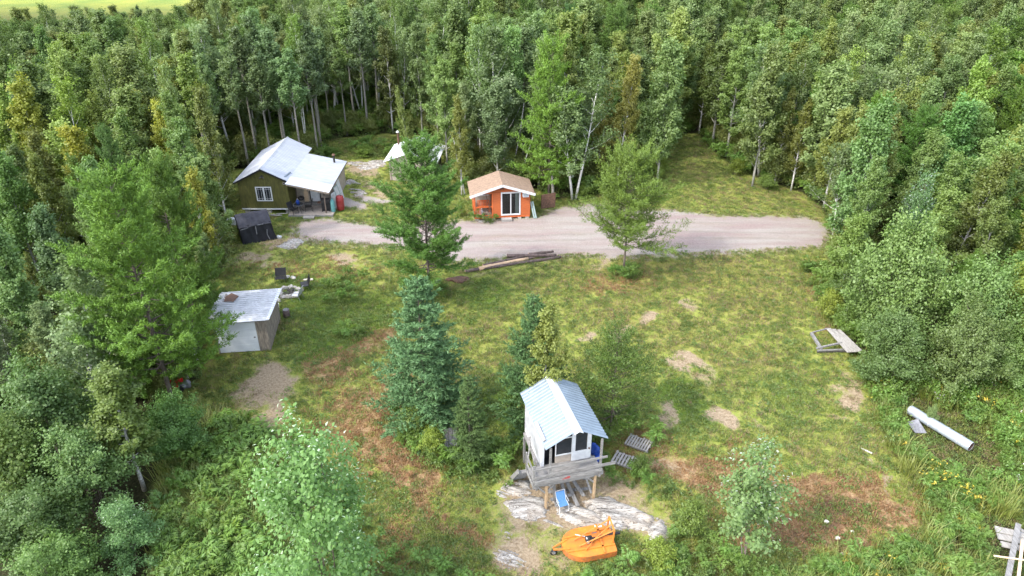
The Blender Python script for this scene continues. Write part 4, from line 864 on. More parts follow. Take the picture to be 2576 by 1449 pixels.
# porch room at the back of the extension
pr = MB(); py = 58.95
pr.box(-18.6, -17.42, py, py+.1, .15, 2.6); pr.box(-16.58, -15.3, py, py+.1, .15, 2.28); pr.box(-17.42, -16.58, py, py+.1, 2.15, 2.45)
pr.box(-15.42, -15.3, py+.1, 63.4, .1, 2.18); pr.box(-18.5, -15.42, 63.3, 63.4, .1, 2.2); TP('porch_wall', pr, M['tan'], cab)
dr = MB(); dr.box(-17.38, -16.62, py-.03, py+.03, .25, 2.12); dro = TP('door', dr, M['white'], cab)
dk_ = MB(); dk_.box(-17.22, -16.78, py-.04, py-.03, 1.72, 2.0); TP('door_pane', dk_, M['pane'], dro)
kn = MB(); kn.tube([(-16.7, py-.03, 1.1), (-16.7, py-.1, 1.1)], .035, 8); TP('handle', kn, M['blackmetal'], dro)
dfm = MB(); dfm.box(-17.47, -17.4, py-.025, py, .15, 2.2); dfm.box(-16.6, -16.53, py-.025, py, .15, 2.2); TP('door_frame', dfm, M['black'], cab)
ps = MB(); ps.tube([(-15.65, 56.75, .15), (-15.62, 56.72, 2.25)], .06, 8); TP('porch_post', ps, M['bark'], cab)
ps = MB(); ps.tube([(-18.45, 58.4, .15), (-18.45, 58.4, 2.7)], .05, 8); TP('porch_post', ps, M['bark'], cab)
stp = MB(); stp.box(-17.9, -16.1, 58.4, py-.03, .15, .33); TP('door_step', stp, M['greywood'], cab)
cm = MB(); cm.tube([(-16.0, 62.9, 2.2), (-16.0, 62.9, 3.05)], .09, 10); cho = TP('stovepipe', cm, M['blackmetal'], cab)
cm = MB(); cm.tube([(-16.0, 62.9, 3.1), (-16.0, 62.9, 3.2)], [.17, .1], 10); TP('pipe_cap', cm, M['rust'], cho)
# deck
dk = thing('porch_deck', 'grey board deck under the green cabin porch roof', 'deck')
d_ = MB(); y = 56.35
while y < 58.9: d_.box(-18.75, -15.0, y, y+.135, .08, .15); y += .145
TP('deck_boards', d_, M['deck'], dk)
d_ = MB(); d_.box(-18.75, -15.0, 56.3, 56.34, -.1, .15); TP('rim_board', d_, M['greywood'], dk)
pl_ = MB(); pl_.box(-.45, .45, -.22, .22, .0, .06); pl_.box(-.42, .42, -.2, .2, -.12, 0)
sone('step_board', pl_, M['lumber'], 'low pale step board lying in front of the cabin porch deck', 'step', (-16.95, 56.0, .1))
# porch furniture
def table_round(loc):
    t = thing('patio_table', 'round black patio table on the cabin porch deck, blue jug on top', 'table', loc)
    a = MB(); a.tube([(0,0,.70), (0,0,.73)], .42, 20); TP('tabletop', a, M['pane'], t)
    a = MB(); pts = [(math.cos(k*math.pi/10)*.43, math.sin(k*math.pi/10)*.43, .72) for k in range(21)]; a.tube(pts, .018, 6); TP('rim', a, M['strap'], t)
    for k in range(4):
        a = MB(); c, s = math.cos(k*1.57+.78), math.sin(k*1.57+.78); a.tube([(c*.1,s*.1,.7),(c*.2,s*.2,.3),(c*.38,s*.38,0)], .016, 6); TP('leg', a, M['blackmetal'], t)
table_round((-17.95, 56.95, .15))
a = MB(); a.tube([(0,0,0),(0,0,.24),(0,0,.3),(0,0,.33)], [.15,.15,.11,.06], 14); jug = thing('water_jug', 'blue water jug standing on the round patio table', 'jug', (-18.0, 57.02, .88)); TP('body', a, M['blue'], jug, True)
a = MB(); a.tube([(-.08,0,.33),(-.06,0,.42),(.06,0,.42),(.08,0,.33)], .014, 6); TP('handle', a, M['white'], jug)
def chair_metal(loc, rz, label, seat='black', back='black', frame='blackmetal', slat=False, group=None, w=.55):
    t = thing('lawn_chair', label, 'chair', loc, rz, group); h = w/2
    a = MB(); a.box(-h, h, -.24, .24, .40, .43); TP('seat', a, M[seat], t)
    a = MB()
    if slat:
        for k in range(5): a.beam((-h+.05+k*(w-.1)/4, .24, .44), (-h+.05+k*(w-.1)/4, .42, .98), .07, .02, (0,1,0))
    else: a.prism([(-h, .24, .44), (h, .24, .44), (h, .42, .98), (-h, .42, .98)], (0, .02, .006))
    TP('backrest', a, M[back], t)
    for s in (-1, 1):
        a = MB(); a.tube([(s*h, -.26, 0), (s*h, -.24, .62), (s*h, .3, .62)], .017, 6); TP('arm_frame', a, M[frame], t)
        a = MB(); a.tube([(s*h, .36, 0), (s*h, .22, .42), (s*h, .43, 1.0)], .017, 6); TP('leg', a, M[frame], t)
    return t
chair_metal((-17.25, 57.25, .15), R(-75), 'dark patio chair on the right of the round table on the cabin porch')
chair_metal((-18.35, 56.6, .15), R(60), 'dark patio chair on the left of the round table on the cabin porch')
bq = thing('kettle_barbecue', 'black kettle barbecue behind the patio table by the cabin porch wall', 'barbecue', (-18.0, 58.1, .15))
a = MB(); a.tube([(0,0,.62),(0,0,.68),(0,0,.8),(0,0,.92),(0,0,.96)], [.1,.24,.29,.2,.04], 16); TP('bowl', a, M['blackmetal'], bq, True)
for k in range(3): a = MB(); c, s = math.cos(k*2.1), math.sin(k*2.1); a.tube([(c*.15,s*.15,.66),(c*.28,s*.28,0)], .015, 6); TP('leg', a, M['strap'], bq)
a = MB(); a.tube([(-.06,0,.95),(-.05,0,1.0),(.05,0,1.0),(.06,0,.95)], .012, 6); TP('lid_handle', a, M['black'], bq)
a = MB(); a.box(-.18, .18, 0, .03, 0, 1.1); a.box(-.1,.1,.0,.03,1.1,1.3); sone('orange_board', a, M['freshwood'], 'upright orange-brown sled board leaning on the porch wall left of the white door', 'board', (-17.75, 58.8, .15), R(4))
gg = thing('gas_grill', 'black cabinet gas grill beside the porch post at the deck front', 'grill', (-15.75, 57.35, .15), R(5))
a = MB(); a.box(-.33, .33, -.25, .25, .05, .75); TP('cabinet', a, M['black'], gg)
a = MB(); a.prism([(-.36,-.27,.78),(-.36,.27,.78),(-.36,.24,1.02),(-.36,.05,1.12),(-.36,-.2,1.0)], (.72,0,0)); TP('lid', a, M['blackmetal'], gg)
for s in (-1, 1): a = MB(); a.box(min(s*.37,s*.66), max(s*.37,s*.66), -.22, .22, .74, .78); TP('side_shelf', a, M['rust' if s < 0 else 'strap'], gg)
for s in (-1, 1): a = MB(); a.tube([(s*.30,-.27,.06),(s*.30,-.31,.06)], .055, 8); TP('wheel', a, M['black'], gg)
def tank(name, loc, r, h, m, label, cat):
    t = thing(name, label, cat, loc); a = MB(); n = 8
    pts = [(0,0,.0)]+[(0,0,h*k/n) for k in range(1, n)]+[(0,0,h)]
    rs_ = [r*.8, r, r, r, r, r, r, r*.86, r*.35]; a.tube(pts, rs_, 18); TP('body', a, m, t, True)
    a = MB(); a.tube([(0,0,h),(0,0,h+.09)], [.05,.05], 8); a.tube([(-.09,0,h-.02),(-.09,0,h+.12),(.09,0,h+.12),(.09,0,h-.02)], .012, 6); TP('valve_collar', a, m, t)
    return t
tank('propane_cylinder', (-15.12, 57.1, .1), .19, 1.15, M['tealtank'], 'tall teal propane cylinder at the corner of the cabin porch', 'gas cylinder')
br = thing('barrel', 'dark red plastic barrel standing beside the teal propane cylinder', 'barrel', (-14.62, 57.7, .05))
a = MB(); a.tube([(0,0,0),(0,0,.06),(0,0,.35),(0,0,.4),(0,0,.45),(0,0,.85),(0,0,.9),(0,0,.95),(0,0,1.2),(0,0,1.26)], [.26,.31,.33,.345,.33,.33,.345,.33,.31,.25], 20); TP('body', a, M['redtank'], br, True)
a = MB(); a.tube([(.12,0,1.26),(.12,0,1.3)], .05, 10); TP('bung', a, M['black'], br)
def frame_lean(loc, rz, w, h, tilt, label, fm='rail_green', panes=2):
    t = thing('old_window_sash', label, 'window', loc, rz); t.rotation_euler = (tilt, 0, rz)
    f = MB(); e = .09; f.box(-w/2, w/2, -.02, .02, 0, e); f.box(-w/2, w/2, -.02, .02, h-e, h); f.box(-w/2, -w/2+e, -.02, .02, e, h-e); f.box(w/2-e, w/2, -.02, .02, e, h-e)
    for k in range(1, panes): f.box(-w/2+e, w/2-e, -.018, .018, h*k/panes-.03, h*k/panes+.03)
    TP('frame', f, M[fm], t); g = MB(); g.box(-w/2+e, w/2-e, -.008, .008, e, h-e); TP('pane', g, M['galvdull'], t)
frame_lean((-14.75, 58.8, .1), R(78), .8, 1.7, R(-16), 'grey-green glazed sash leaning on the right wall of the green cabin, nearer one')
frame_lean((-14.9, 60.0, .1), R(84), .7, 1.9, R(-12), 'tall pale sash leaning on the right wall of the green cabin, farther one', 'white', 3)
frame_lean((-15.05, 58.15, .1), R(70), .6, 1.3, R(-12), 'small white sash leaning behind the red barrel', 'white', 1)
a = MB()
for k in range(7): a.beam((random.uniform(-.9,.9), random.uniform(-.3,.3), .04+.03*k), (random.uniform(-.9,.9), random.uniform(-.3,.3), .05+.03*k), .09, .03)
sone('scrap_boards', a, M['lumber'], 'heap of pale scrap boards under the front edge of the green cabin', 'boards', (-19.6, 56.55, .0))

# ------------------------------------------------------------- black tarp shelter
tp = thing('tarp_shelter', 'black tarpaulin shelter with a faded peaked top at the corner of the green cabin', 'shelter', (-20.8, 50.85, 0), R(27))
a = MB()
prof = [(0,0),(0,1.62),(.02,1.66),(2.25,1.66),(2.3,1.58),(2.62,0)]
n = 14; vs, fs = [], []
cols = []
for i in range(n+1):
    t = i/n
    for z in np.linspace(0, 1.6, 8):
        k = z/1.6; xr = 2.62-.34*k; x = t*xr; cols.append((x+.03*math.sin(z*5+i), .05*math.sin(i*1.9+z*2.4)+.03*math.sin(i*3.1), z))
for i in range(n):
    for j in range(7): fs.append((i*8+j, (i+1)*8+j, (i+1)*8+j+1, i*8+j+1))
a.add(cols, fs); a.add([(c[0], c[1]+.02, c[2]) for c in cols], [f[::-1] for f in fs])
a.prism([(0,0.06,0),(2.55,0.06,0),(2.25,.06,1.6),(0,.06,1.6)], (0,2.3,0)); TP('side_cloth', a, M['tarp'], tp, True)
a = MB(); rz_ = [(-.06,-.1,1.58),(2.34,-.1,1.58),(2.3,.75,2.12),(0,.75,2.12)]
tg = []; nn = 10
for i in range(nn+1):
    for j, (yy, zz) in enumerate(((-.1,1.5),(.05,1.66),(.45,1.9),(.85,2.08),(1.3,2.1),(1.9,1.85),(2.45,1.5))):
        tg.append((-.06+2.42*i/nn-(.03 if zz > 1.9 else 0), yy, zz+.035*math.sin(i*1.7+j)))
gf = [(i*7+j, (i+1)*7+j, (i+1)*7+j+1, i*7+j+1) for i in range(nn) for j in range(6)]
a.add(tg, gf); a.add([(p[0], p[1], p[2]-.03) for p in tg], [f[::-1] for f in gf])
for e in (0, nn): a.add([tg[e*7+j] for j in range(7)], [tuple(range(7))])
TP('top_cloth', a, M['tarptop'], tp)
for (p, q_) in (((.02,-.08,1.34),(.62,-.08,1.42)), ((1.28,-.08,1.5),(1.75,-.08,1.5)), ((1.85,-.08,1.5),(2.2,-.07,1.5)), ((1.15,-.08,.75),(1.15,-.08,1.45)), ((1.9,-.08,.6),(2.05,-.12,.1)), ((1.95,-.08,1.0),(1.9,-.09,.62))):
    s_ = MB(); s_.beam(p, q_, .02, .06, (0,0,1)) if abs(q_[0]-p[0]) > abs(q_[2]-p[2]) else s_.beam(p, q_, .06, .02, (0,1,0)); TP('strap', s_, M['strap'], tp)
a = MB(); a.rock((0,0,.1),(.2,.16,.14),3); sone('plastic_bag', a, M['white'], 'crumpled white bag by the right foot of the black tarp shelter', 'bag', (-18.35, 52.15, 0))

# ------------------------------------------------------------- white shed with stovepipe
sh = thing('white_roof_shed', 'small tan shed with a bright white roof, half hidden behind the dark jack pine', 'shed', (-11.4, 64.6, 0), R(-4))
a = MB(); a.box(0, 4.2, 0, 4.2, .05, 1.95); a.prism([(0,0,1.95),(4.2,0,1.95),(2.1,0,2.75)], (0,4.2,0)); TP('wall', a, M['tan'], sh)
a = slope_sheet((2.1,-.4,2.86), (2.1,4.7,2.86), (-.45,-.4,1.95), .3, .015); a2 = slope_sheet((2.1,-.4,2.865), (2.1,4.7,2.865), (4.6,-.4,1.95), .3, .015)
TP('roof', a, M['roofbright'], sh); TP('roof', a2, M['roofbright'], sh)
a = MB(); a.tube([(.1,4.1,1.7),(.1,4.1,3.35)], .085, 10); so_ = TP('stovepipe', a, M['rust'], sh); a = MB(); a.tube([(.1,4.1,3.36),(.1,4.1,3.44)], [.17,.17], 10); a.tube([(.1,4.1,3.44),(.1,4.1,3.54)], [.17,.03], 10); TP('pipe_cap', a, M['white'], so_)
a = MB(); a.box(.05, .2, -.03, 0, .1, 1.95); a.box(4.0, 4.15, -.03, 0, .1, 1.95); TP('corner_board', a, M['plank'], sh)
a = MB(); a.box(1.2, 2.1, -.04, 0, .1, 1.85); TP('door', a, M['plank'], sh)
x_, y_ = G(1100, 428); a = MB(); a.rock((0,0,.3),(.8,.6,.4),5); a.rock((1.1,.2,.15),(.5,.4,.25),6); sone('tarp_covered_pile', a, M['tan'], 'pale beige cloth-covered heap right of the small white-roofed shed', 'pile', (x_, y_, 0), 0, None, True)

# ------------------------------------------------------------- orange cabin
oc = thing('orange_cabin', 'small orange cabin with brown shingle roof and a sliding glass door', 'cabin', (-3.1, 55.55, 0), R(7))
Wd, Dp, b0 = 4.62, 2.55, .25
def courses(mb, x0, x1, z0, z1, y, pitch=.105, d=.03):
    z = z0
    while z < z1-.01:
        t = min(pitch, z1-z); mb.add([(x0,y-d,z),(x1,y-d,z),(x1,y-.004,z+t),(x0,y-.004,z+t),(x0,y+.05,z),(x1,y+.05,z),(x1,y+.05,z+t),(x0,y+.05,z+t)], [(0,1,2,3),(4,7,6,5),(0,4,5,1),(3,2,6,7),(0,3,7,4),(1,5,6,2)]); z += pitch
a = MB(); courses(a, 1.55, 2.2, b0, 2.38, 0); courses(a, 3.83, Wd, b0, 2.38, 0); a.box(2.2, 3.83, 0, .05, b0, .34)
zro = lambda x: 3.12-abs(x-2.31)*.33
a.prism([(0,0,2.4),(Wd,0,2.4),(Wd,0,zro(Wd)-.02),(2.31,0,3.08),(0,0,zro(0)-.02)], (0,.06,0))
a.box(Wd-.06, Wd, .05, Dp, b0, 2.36); a.box(0, .06, 1.55, Dp, b0, 2.36); a.box(.06, Wd-.06, Dp-.06, Dp, b0, 2.4); a.box(1.5, 1.56, .05, 1.5, b0, 2.4)
z = b0
while z < 2.3: a.box(Wd, Wd+.025, .0, Dp, z, z+.07); z += .105
TP('wall', a, M['orangew'], oc)
a = MB(); a.box(.06, 1.5, 1.5, 1.56, b0, 2.4); TP('porch_back_wall', a, M['tan'], oc)
a = MB(); a.box(2.2, 3.83, .35, .4, .3, 2.38); a.box(2.2, 2.25, .06, .35, .3, 2.38); a.box(3.78, 3.83, .06, .35, .3, 2.38); TP('interior', a, M['shade'], oc)  # near-black box paints the unlit room behind the glass
a = MB(); a.box(3.42, 3.74, .2, .23, .42, 2.28); TP('curtain', a, M['curtain'], oc)
sd_ = MB(); sd_.box(2.2, 3.83, -.05, .05, .34, .46); sd_.box(2.2, 3.83, -.05, .05, 2.28, 2.4); sd_.box(2.2, 2.31, -.05, .05, .46, 2.28); sd_.box(3.72, 3.83, -.05, .05, .46, 2.28); sd_.box(2.98, 3.06, -.045, .045, .46, 2.28)
sdo = TP('sliding_door', sd_, M['white'], oc); g_ = MB(); g_.box(2.31, 2.98, -.01, .0, .46, 2.28); g_.box(3.06, 3.72, .005, .015, .46, 2.28); TP('glass_panel', g_, M['glass'], sdo)
a = slope_sheet((2.31,-.42,3.2), (2.31,Dp+.35,3.2), (-.35,-.42,3.2-2.66*.33), .5, .003, th=.03); a2 = slope_sheet((2.31,-.42,3.203), (2.31,Dp+.35,3.203), (Wd+.35,-.42,3.203-2.66*.33), .5, .003, th=.03)
TP('roof', a, M['shingle'], oc); TP('roof', a2, M['shingle'], oc)
a = MB(); a.beam((-.38,-.435,3.11-2.69*.33), (2.31,-.435,3.11), .04, .2); a.beam((2.31,-.435,3.11), (Wd+.38,-.435,3.11-2.69*.33), .04, .2); TP('fascia', a, M['white'], oc)
a = MB(); a.box(0, .1, -.02, .08, b0, 2.3); TP('porch_post', a, M['orangetrim'], oc)
a = MB(); a.box(1.46, 1.56, -.035, .0, b0, 2.38); a.box(0, 1.5, -.01, .08, 2.3, 2.4); TP('porch_trim', a, M['orangetrim'], oc)
a = MB(); a.box(.1, 1.46, 0, .05, 1.12, 1.2); a.box(.1, 1.46, 0, .05, .35, .42)
for k in range(4): a.box(.14+k*.12, .2+k*.12, .01, .04, .42, 1.12)
a.box(0, .06, .1, 1.5, 1.12, 1.2)
for k in range(9): a.box(.01, .05, .14+k*.15, .2+k*.15, .3, 1.12)
TP('porch_railing', a, M['orangetrim'], oc)
a = MB(); a.box(.0, 1.5, 0.06, 1.5, .22, .3); TP('porch_floor', a, M['deck'], oc)
window(oc, .35, 1.35, 1.55, 2.15, 1.498, 1, 'white', False, .12)
a = MB(); a.beam((.98,-.02,2.2), (1.38,-.02,.55), .05, .09, (0,1,0)); TP('porch_brace', a, M['rust'], oc)
ac = MB(); ac.box(3.98, 4.48, -.32, -.0, 2.0, 2.36); aco = TP('air_conditioner', ac, M['white'], oc); g_ = MB()
for k in range(7): g_.box(4.02, 4.44, -.332, -.32, 2.04+k*.042, 2.06+k*.042)
TP('grille', g_, M['galv'], aco); g_ = MB(); g_.beam((4.05,-.03,1.85),(4.05,-.3,1.98),.03,.03); g_.beam((4.42,-.03,1.85),(4.42,-.3,1.98),.03,.03); TP('bracket', g_, M['orangetrim'], aco)
a = MB(); a.tube([(2.31,-.02,2.78),(2.31,-.1,2.76)], [.07,.09], 10); a.tube([(2.25,-.07,2.74),(2.16,-.15,2.68)], .045, 8); a.tube([(2.37,-.07,2.74),(2.46,-.15,2.68)], .045, 8); TP('flood_lamp', a, M['rust'], oc)
a = MB(); a.box(0, Wd, -.03, .0, .14, .25); TP('base_beam', a, M['orangetrim'], oc)
a = MB()
for xx in (.2, 1.6, 3.75, 4.4): 
    for yy in (.1, 2.3): a.box(xx-.15, xx+.15, yy-.12, yy+.12, -.12, .14)
TP('foundation_block', a, M['stone'], oc)
def loc_oc(x, y, z=0): c, s = math.cos(R(7)), math.sin(R(7)); return (-3.1+x*c-y*s, 55.55+x*s+y*c, z)
a = MB(); a.box(-.42, .42, -.2, .2, 0, .16); a.box(-.44, .44, -.22, .22, .16, .2); sone('door_step', a, M['lumber'], 'pale step block in front of the sliding glass door', 'step', loc_oc(2.62, -.35), R(7))
a = MB(); a.box(-.45, .45, -.15, .15, -.05, .1); sone('paving_slab', a, M['lumber'], 'pale slab lying under the front of the orange cabin porch', 'slab', loc_oc(.75, -.25), R(7))
pt = thing('propane_tank', 'white propane tank on the porch of the orange cabin', 'gas tank', loc_oc(.6, .35, .3)); a = MB(); a.tube([(0,0,0),(0,0,.06),(0,0,.38),(0,0,.46),(0,0,.5)], [.12,.155,.155,.1,.03], 14); TP('body', a, M['white'], pt, True); a = MB(); a.tube([(0,0,.48),(0,0,.6)], .075, 10); TP('valve_collar', a, M['white'], pt)
bn = thing('porch_bench', 'reddish slatted bench on the porch of the orange cabin', 'bench', loc_oc(.85, 1.05, .3), R(7)); a = MB()
for k in range(4): a.box(-.5, .5, -.2+k*.1, -.12+k*.1, .42, .45)
TP('seat', a, M['orangetrim'], bn); a = MB()
for k in range(8): a.box(-.48+k*.13, -.4+k*.13, .2, .23, .45, .9)
a.box(-.5, .5, .19, .24, .88, .95); TP('backrest', a, M['orangetrim'], bn)
for s in (-1, 1):
    a = MB(); a.box(s*.46-.03, s*.46+.03, -.2, .22, .0, .42); TP('leg', a, M['orangetrim'], bn)
a = MB(); pts = [(math.cos(k*.628)*.3, 0, .3+math.sin(k*.628)*.3) for k in range(11)]; a.tube(pts, .025, 6)
for k in range(5): a.tube([(0,0,.3),(math.cos(k*1.257)*.3,0,.3+math.sin(k*1.257)*.3)], .018, 5)
sone('wagon_wheel', a, M['rust'], 'rusty spoked wagon wheel propped in the orange cabin porch opening', 'wheel', loc_oc(1.2, .25, .3), R(7))
for k, (lb, dx) in enumerate((('left one of two grey-green boards leaning at the right corner of the orange cabin', 0), ('right one of two grey-green boards leaning at the right corner of the orange cabin', .16))):
    p = loc_oc(4.98+dx, -.15); q_ = loc_oc(4.72+dx, .25, 1.35); a = MB(); a.beam((0,0,0), (q_[0]-p[0], q_[1]-p[1], 1.35), .12, .03, (0,-1,0)); sone('leaning_board', a, M['rail_green'], lb, 'board', (p[0], p[1], .0))
x_, y_ = G(1388, 520); a = MB(); a.prism([(-.95,.0,0),(.25,.3,0),(.25,.3,1.35),(-.95,.0,1.25)], (.04,-.06,0)); sone('metal_sheet', a, M['rust'], 'dark metal sheet standing at the wood edge right of the orange cabin', 'sheet', (x_, y_-.4, 0))
for u, vb, vt, lean, lb in ((1390, 520, 438, -.1, 'pale broken trunk standing right of the orange cabin'),):
    x_, y_, h_ = fix(u, vb, vt); a = MB(); a.tube([(0,0,-.1),(.03,.0,h_*.5),(lean,0,h_)], [.14,.12,.1], 9); sone('dead_trunk', a, M['dullaspen'], lb, 'tree trunk', (x_, y_, 0))
for k, (u, vb, u2, vt, lb) in enumerate(((1300,470,1338,360,'thin white birch stem leaning right behind the orange cabin roof'), (1286,460,1310,330,'straight thin white birch stem behind the orange cabin roof'), (1168,490,1150,395,'curved white birch stem left of the orange cabin porch'), (1522,455,1548,385,'pale crooked stem leaning right behind the lone jack pine'), (1505,470,1516,330,'slim grey stem left of the crooked one behind the lone jack pine'))):
    x_, y_, h_ = fix(u, vb, vt); dx = (u2-u)/F*62; a = MB(); a.tube([(0,0,-.1),(dx*.35,0,h_*.4),(dx,0,h_),(dx*1.4,.2,h_*1.5)], [.075,.065,.05,.03], 8); sone('bare_birch', a, M['birchbark'], lb, 'tree trunk', (x_, y_, 0))

# ------------------------------------------------------------- logs
def log(u1, v1, u2, v2, r, m, label, z=0, m2=None):
    p, q_ = G(u1, v1, z+r), G(u2, v2, z+r); t = thing('log', label, 'log', (p[0], p[1], z+r), 0, 'logs lying beside the gravel drive'); dx, dy = q_[0]-p[0], q_[1]-p[1]
    a = MB(); n = 9; a.tube([(dx*k/n+random.uniform(-.02,.02), dy*k/n+random.uniform(-.02,.02), random.uniform(-.015,.015)) for k in range(n+1)], [r*(1.0-.25*k/n)*random.uniform(.94,1.05) for k in range(n+1)], 10, True); TP('bark', a, M[m], t, True)
    e = Vector((dx,dy,0)).normalized(); a = MB(); a.tube([(0,0,0), tuple(-e*.012)], [r*.93]*2, 10); TP('cut_end', a, M['peeled'], t)
    a = MB(); a.tube([(dx,dy,0), (dx+e.x*.012, dy+e.y*.012, 0)], [r*.7]*2, 10); TP('cut_end', a, M['peeled'], t)
log(1170, 682, 1412, 646, .13, 'logbark', 'longest bark-covered log at the front of the log pile')
log(1205, 676, 1328, 650, .16, 'peeled', 'peeled tan log, the palest of the log pile')
log(1215, 668, 1320, 645, .13, 'logbark', 'dark log directly behind the peeled tan one')
log(1275, 643, 1400, 642, .14, 'logbark', 'level bark-covered log at the back of the log pile', .1)
log(1330, 640, 1392, 632, .12, 'logbark', 'short log topmost at the back right of the log pile', .14)
log(1300, 655, 1345, 648, .11, 'logbark', 'short dark log in the middle of the log pile')

# ------------------------------------------------------------- tin-roofed shed
ts = thing('tin_roof_shed', 'plank shed with a ribbed white metal roof and white garage door', 'shed', (-17.55, 36.2, 0), R(6.5))
a = MB()
for k in range(5): a.box(2.42+k*.115, 2.525+k*.115, 0+.012*(k%2), .05+.012*(k%2), 0, 2.22)
y = 0
while y < 3.6: a.box(2.98, 3.03+.012*(int(y*9)%2), y, y+.13, 0, 2.2-.08*y); y += .14
a.box(0, .05, 0, 3.6, 0, 2.1); a.box(0.05, 2.98, 3.55, 3.6, 0, 1.9); a.box(0, .12, -.02, .05, 0, 2.22); TP('wall', a, M['plank'], ts)
a = MB(); a.box(.1, 3.0, -.03, .0, 2.1, 2.26); TP('lintel', a, M['greywood'], ts)
a = MB()
for k in range(8): a.box(.12, 2.4, -.012 if k % 2 else -.004, .04, .04+k*.255, .04+k*.255+.247)
gd = TP('garage_door', a, M['roofbright'], ts)
a = MB(); a.box(2.2, 2.3, -.04, -.012, 1.0, 1.06); TP('handle', a, M['blackmetal'], gd)
# roof: ribs run left to right
m_ = frame3((3.35,-.42,2.36), (0,1,-.085), (-1,0,-.02), (0,0,1)); ez = Vector((0,1,-.085)).normalized().cross(Vector((-1,0,-.02)).normalized()); m_ = frame3((3.35,-.42,2.40), (0,1,-.085), (-1,0,-.02), ez)
a = ribs(0, 4.35, 3.75, .29, .075, m_, rw=.06); ro = TP('roof', a, M['galvdull'], ts)
a = MB(); a.prism([(3.18,-.42,2.44),(3.38,-.42,2.44),(3.38,3.92,2.07),(3.18,3.92,2.07)], (0,0,.012)); TP('edge_trim', a, M['roofbright'], ro)
a = MB(); a.prism([(.15,2.4,2.2),(.75,2.3,2.205),(.9,3.1,2.14),(.35,3.6,2.10),(.1,3.2,2.13)], (0,0,.012)); TP('rust_patch', a, M['rust'], ro)
# ------------------------------------------------------------- fire ring and its seats
fx, fy = G(730, 738); k = 0
for i in range(15):
    an = i/15*6.283+random.uniform(-.12,.12); rr = random.uniform(.62,.76); a = MB(); s_ = random.uniform(.13,.24); a.rock((0,0,s_*.5),(s_,s_*.85,s_*.7),i)
    where = ['right', 'upper right', 'far', 'upper left', 'left', 'lower left', 'near', 'lower right'][int((an/6.283*8+.5))%8]
    tag(sone('fire_ring_stone', a, M['stone'], '%s fire ring stone on the %s side, stone %s from the rightmost' % (['large','small','flat'][i % 3], where.replace('upper ','back ').replace('lower ','front '), ['one','two','three','four','five','six','seven','eight','nine','ten','eleven','twelve','thirteen','fourteen','fifteen'][i]), 'stone', (fx+math.cos(an)*rr, fy+math.sin(an)*rr, gz(fx, fy)), 0, 'stones of the fire ring'))
a = MB(); 
for i in range(9): an = random.uniform(0,6.28); a.tube([(math.cos(an)*.4,math.sin(an)*.4,.05),(math.cos(an+2.6)*.3,math.sin(an+2.6)*.3,random.uniform(.1,.3))], random.uniform(.03,.06), 6)
a.rock((0,0,0),(.55,.5,.1),77); sone('burnt_firewood', a, M['char'], 'charred wood and ash in the middle of the fire ring', 'firewood', (fx, fy, gz(fx, fy)))
x_, y_ = G(708, 712); chair_metal((x_, y_, gz(x_, y_)), R(8), 'dark fabric lawn chair behind the fire ring', w=.72)
x_, y_ = G(768, 728); chair_metal((x_, y_, gz(x_, y_)), R(-70), 'black slat-backed garden chair right of the fire ring', slat=True, w=.75)
x_, y_ = G(740, 752); chair_metal((x_+.25, y_-.1, gz(x_, y_)), R(-100), 'light grey folding chair at the near side of the fire ring', 'galvdull', 'galvdull', 'strap')
x_, y_ = G(775, 707); a = MB(); a.tube([(-.3,0,.09),(.35,.05,.09)], .085, 9); sone('log_end', a, M['bone'], 'short pale log behind the slat-backed garden chair', 'log', (x_, y_, gz(x_, y_)))
for u, v, lb in ((722,700,'pale lime-grey stone behind the dark fabric lawn chair, left of two'), (738,702,'pale lime-grey stone behind the dark fabric lawn chair, right of two'), (700,758,'pale rock at the near left side of the fire ring')):
    x_, y_ = G(u, v); a = MB(); a.rock((0,0,.08),(.2,.15,.13),u); sone('stone', a, M['bone'], lb, 'stone', (x_, y_, gz(x_, y_)))
x_, y_ = G(722, 796); st = thing('tree_stump', 'upright grey sawn stump on the grass right of the tin-roofed shed', 'stump', (x_, y_, gz(x_, y_))); a = MB(); a.tube([(0,0,-.05),(0,0,.3),(0,0,.52)], [.24,.21,.21], 14); TP('bark', a, M['logbark'], st, True); a = MB(); a.tube([(0,0,.52),(0,0,.53)], [.2,.2], 14); TP('cut_top', a, M['greywood'], st)
x_, y_ = G(697, 776); bk = thing('bucket', 'white bucket beside the wall of the tin-roofed shed', 'bucket', (x_, y_, gz(x_, y_))); a = MB(); a.tube([(0,0,0),(0,0,.36)], [.13,.16], 14); TP('body', a, M['white'], bk); a = MB(); a.tube([(-.15,0,.34),(-.1,-.1,.42),(.1,-.1,.42),(.15,0,.34)], .008, 5); TP('handle', a, M['strap'], bk)
x_, y_ = G(708, 820); a = MB(); a.tube([(0,0,.03),(-.35,1.0,.06)], .025, 6); sone('long_pole', a, M['rawwood'], 'thin wooden pole lying in the grass near the stump', 'pole', (x_, y_, gz(x_, y_)))

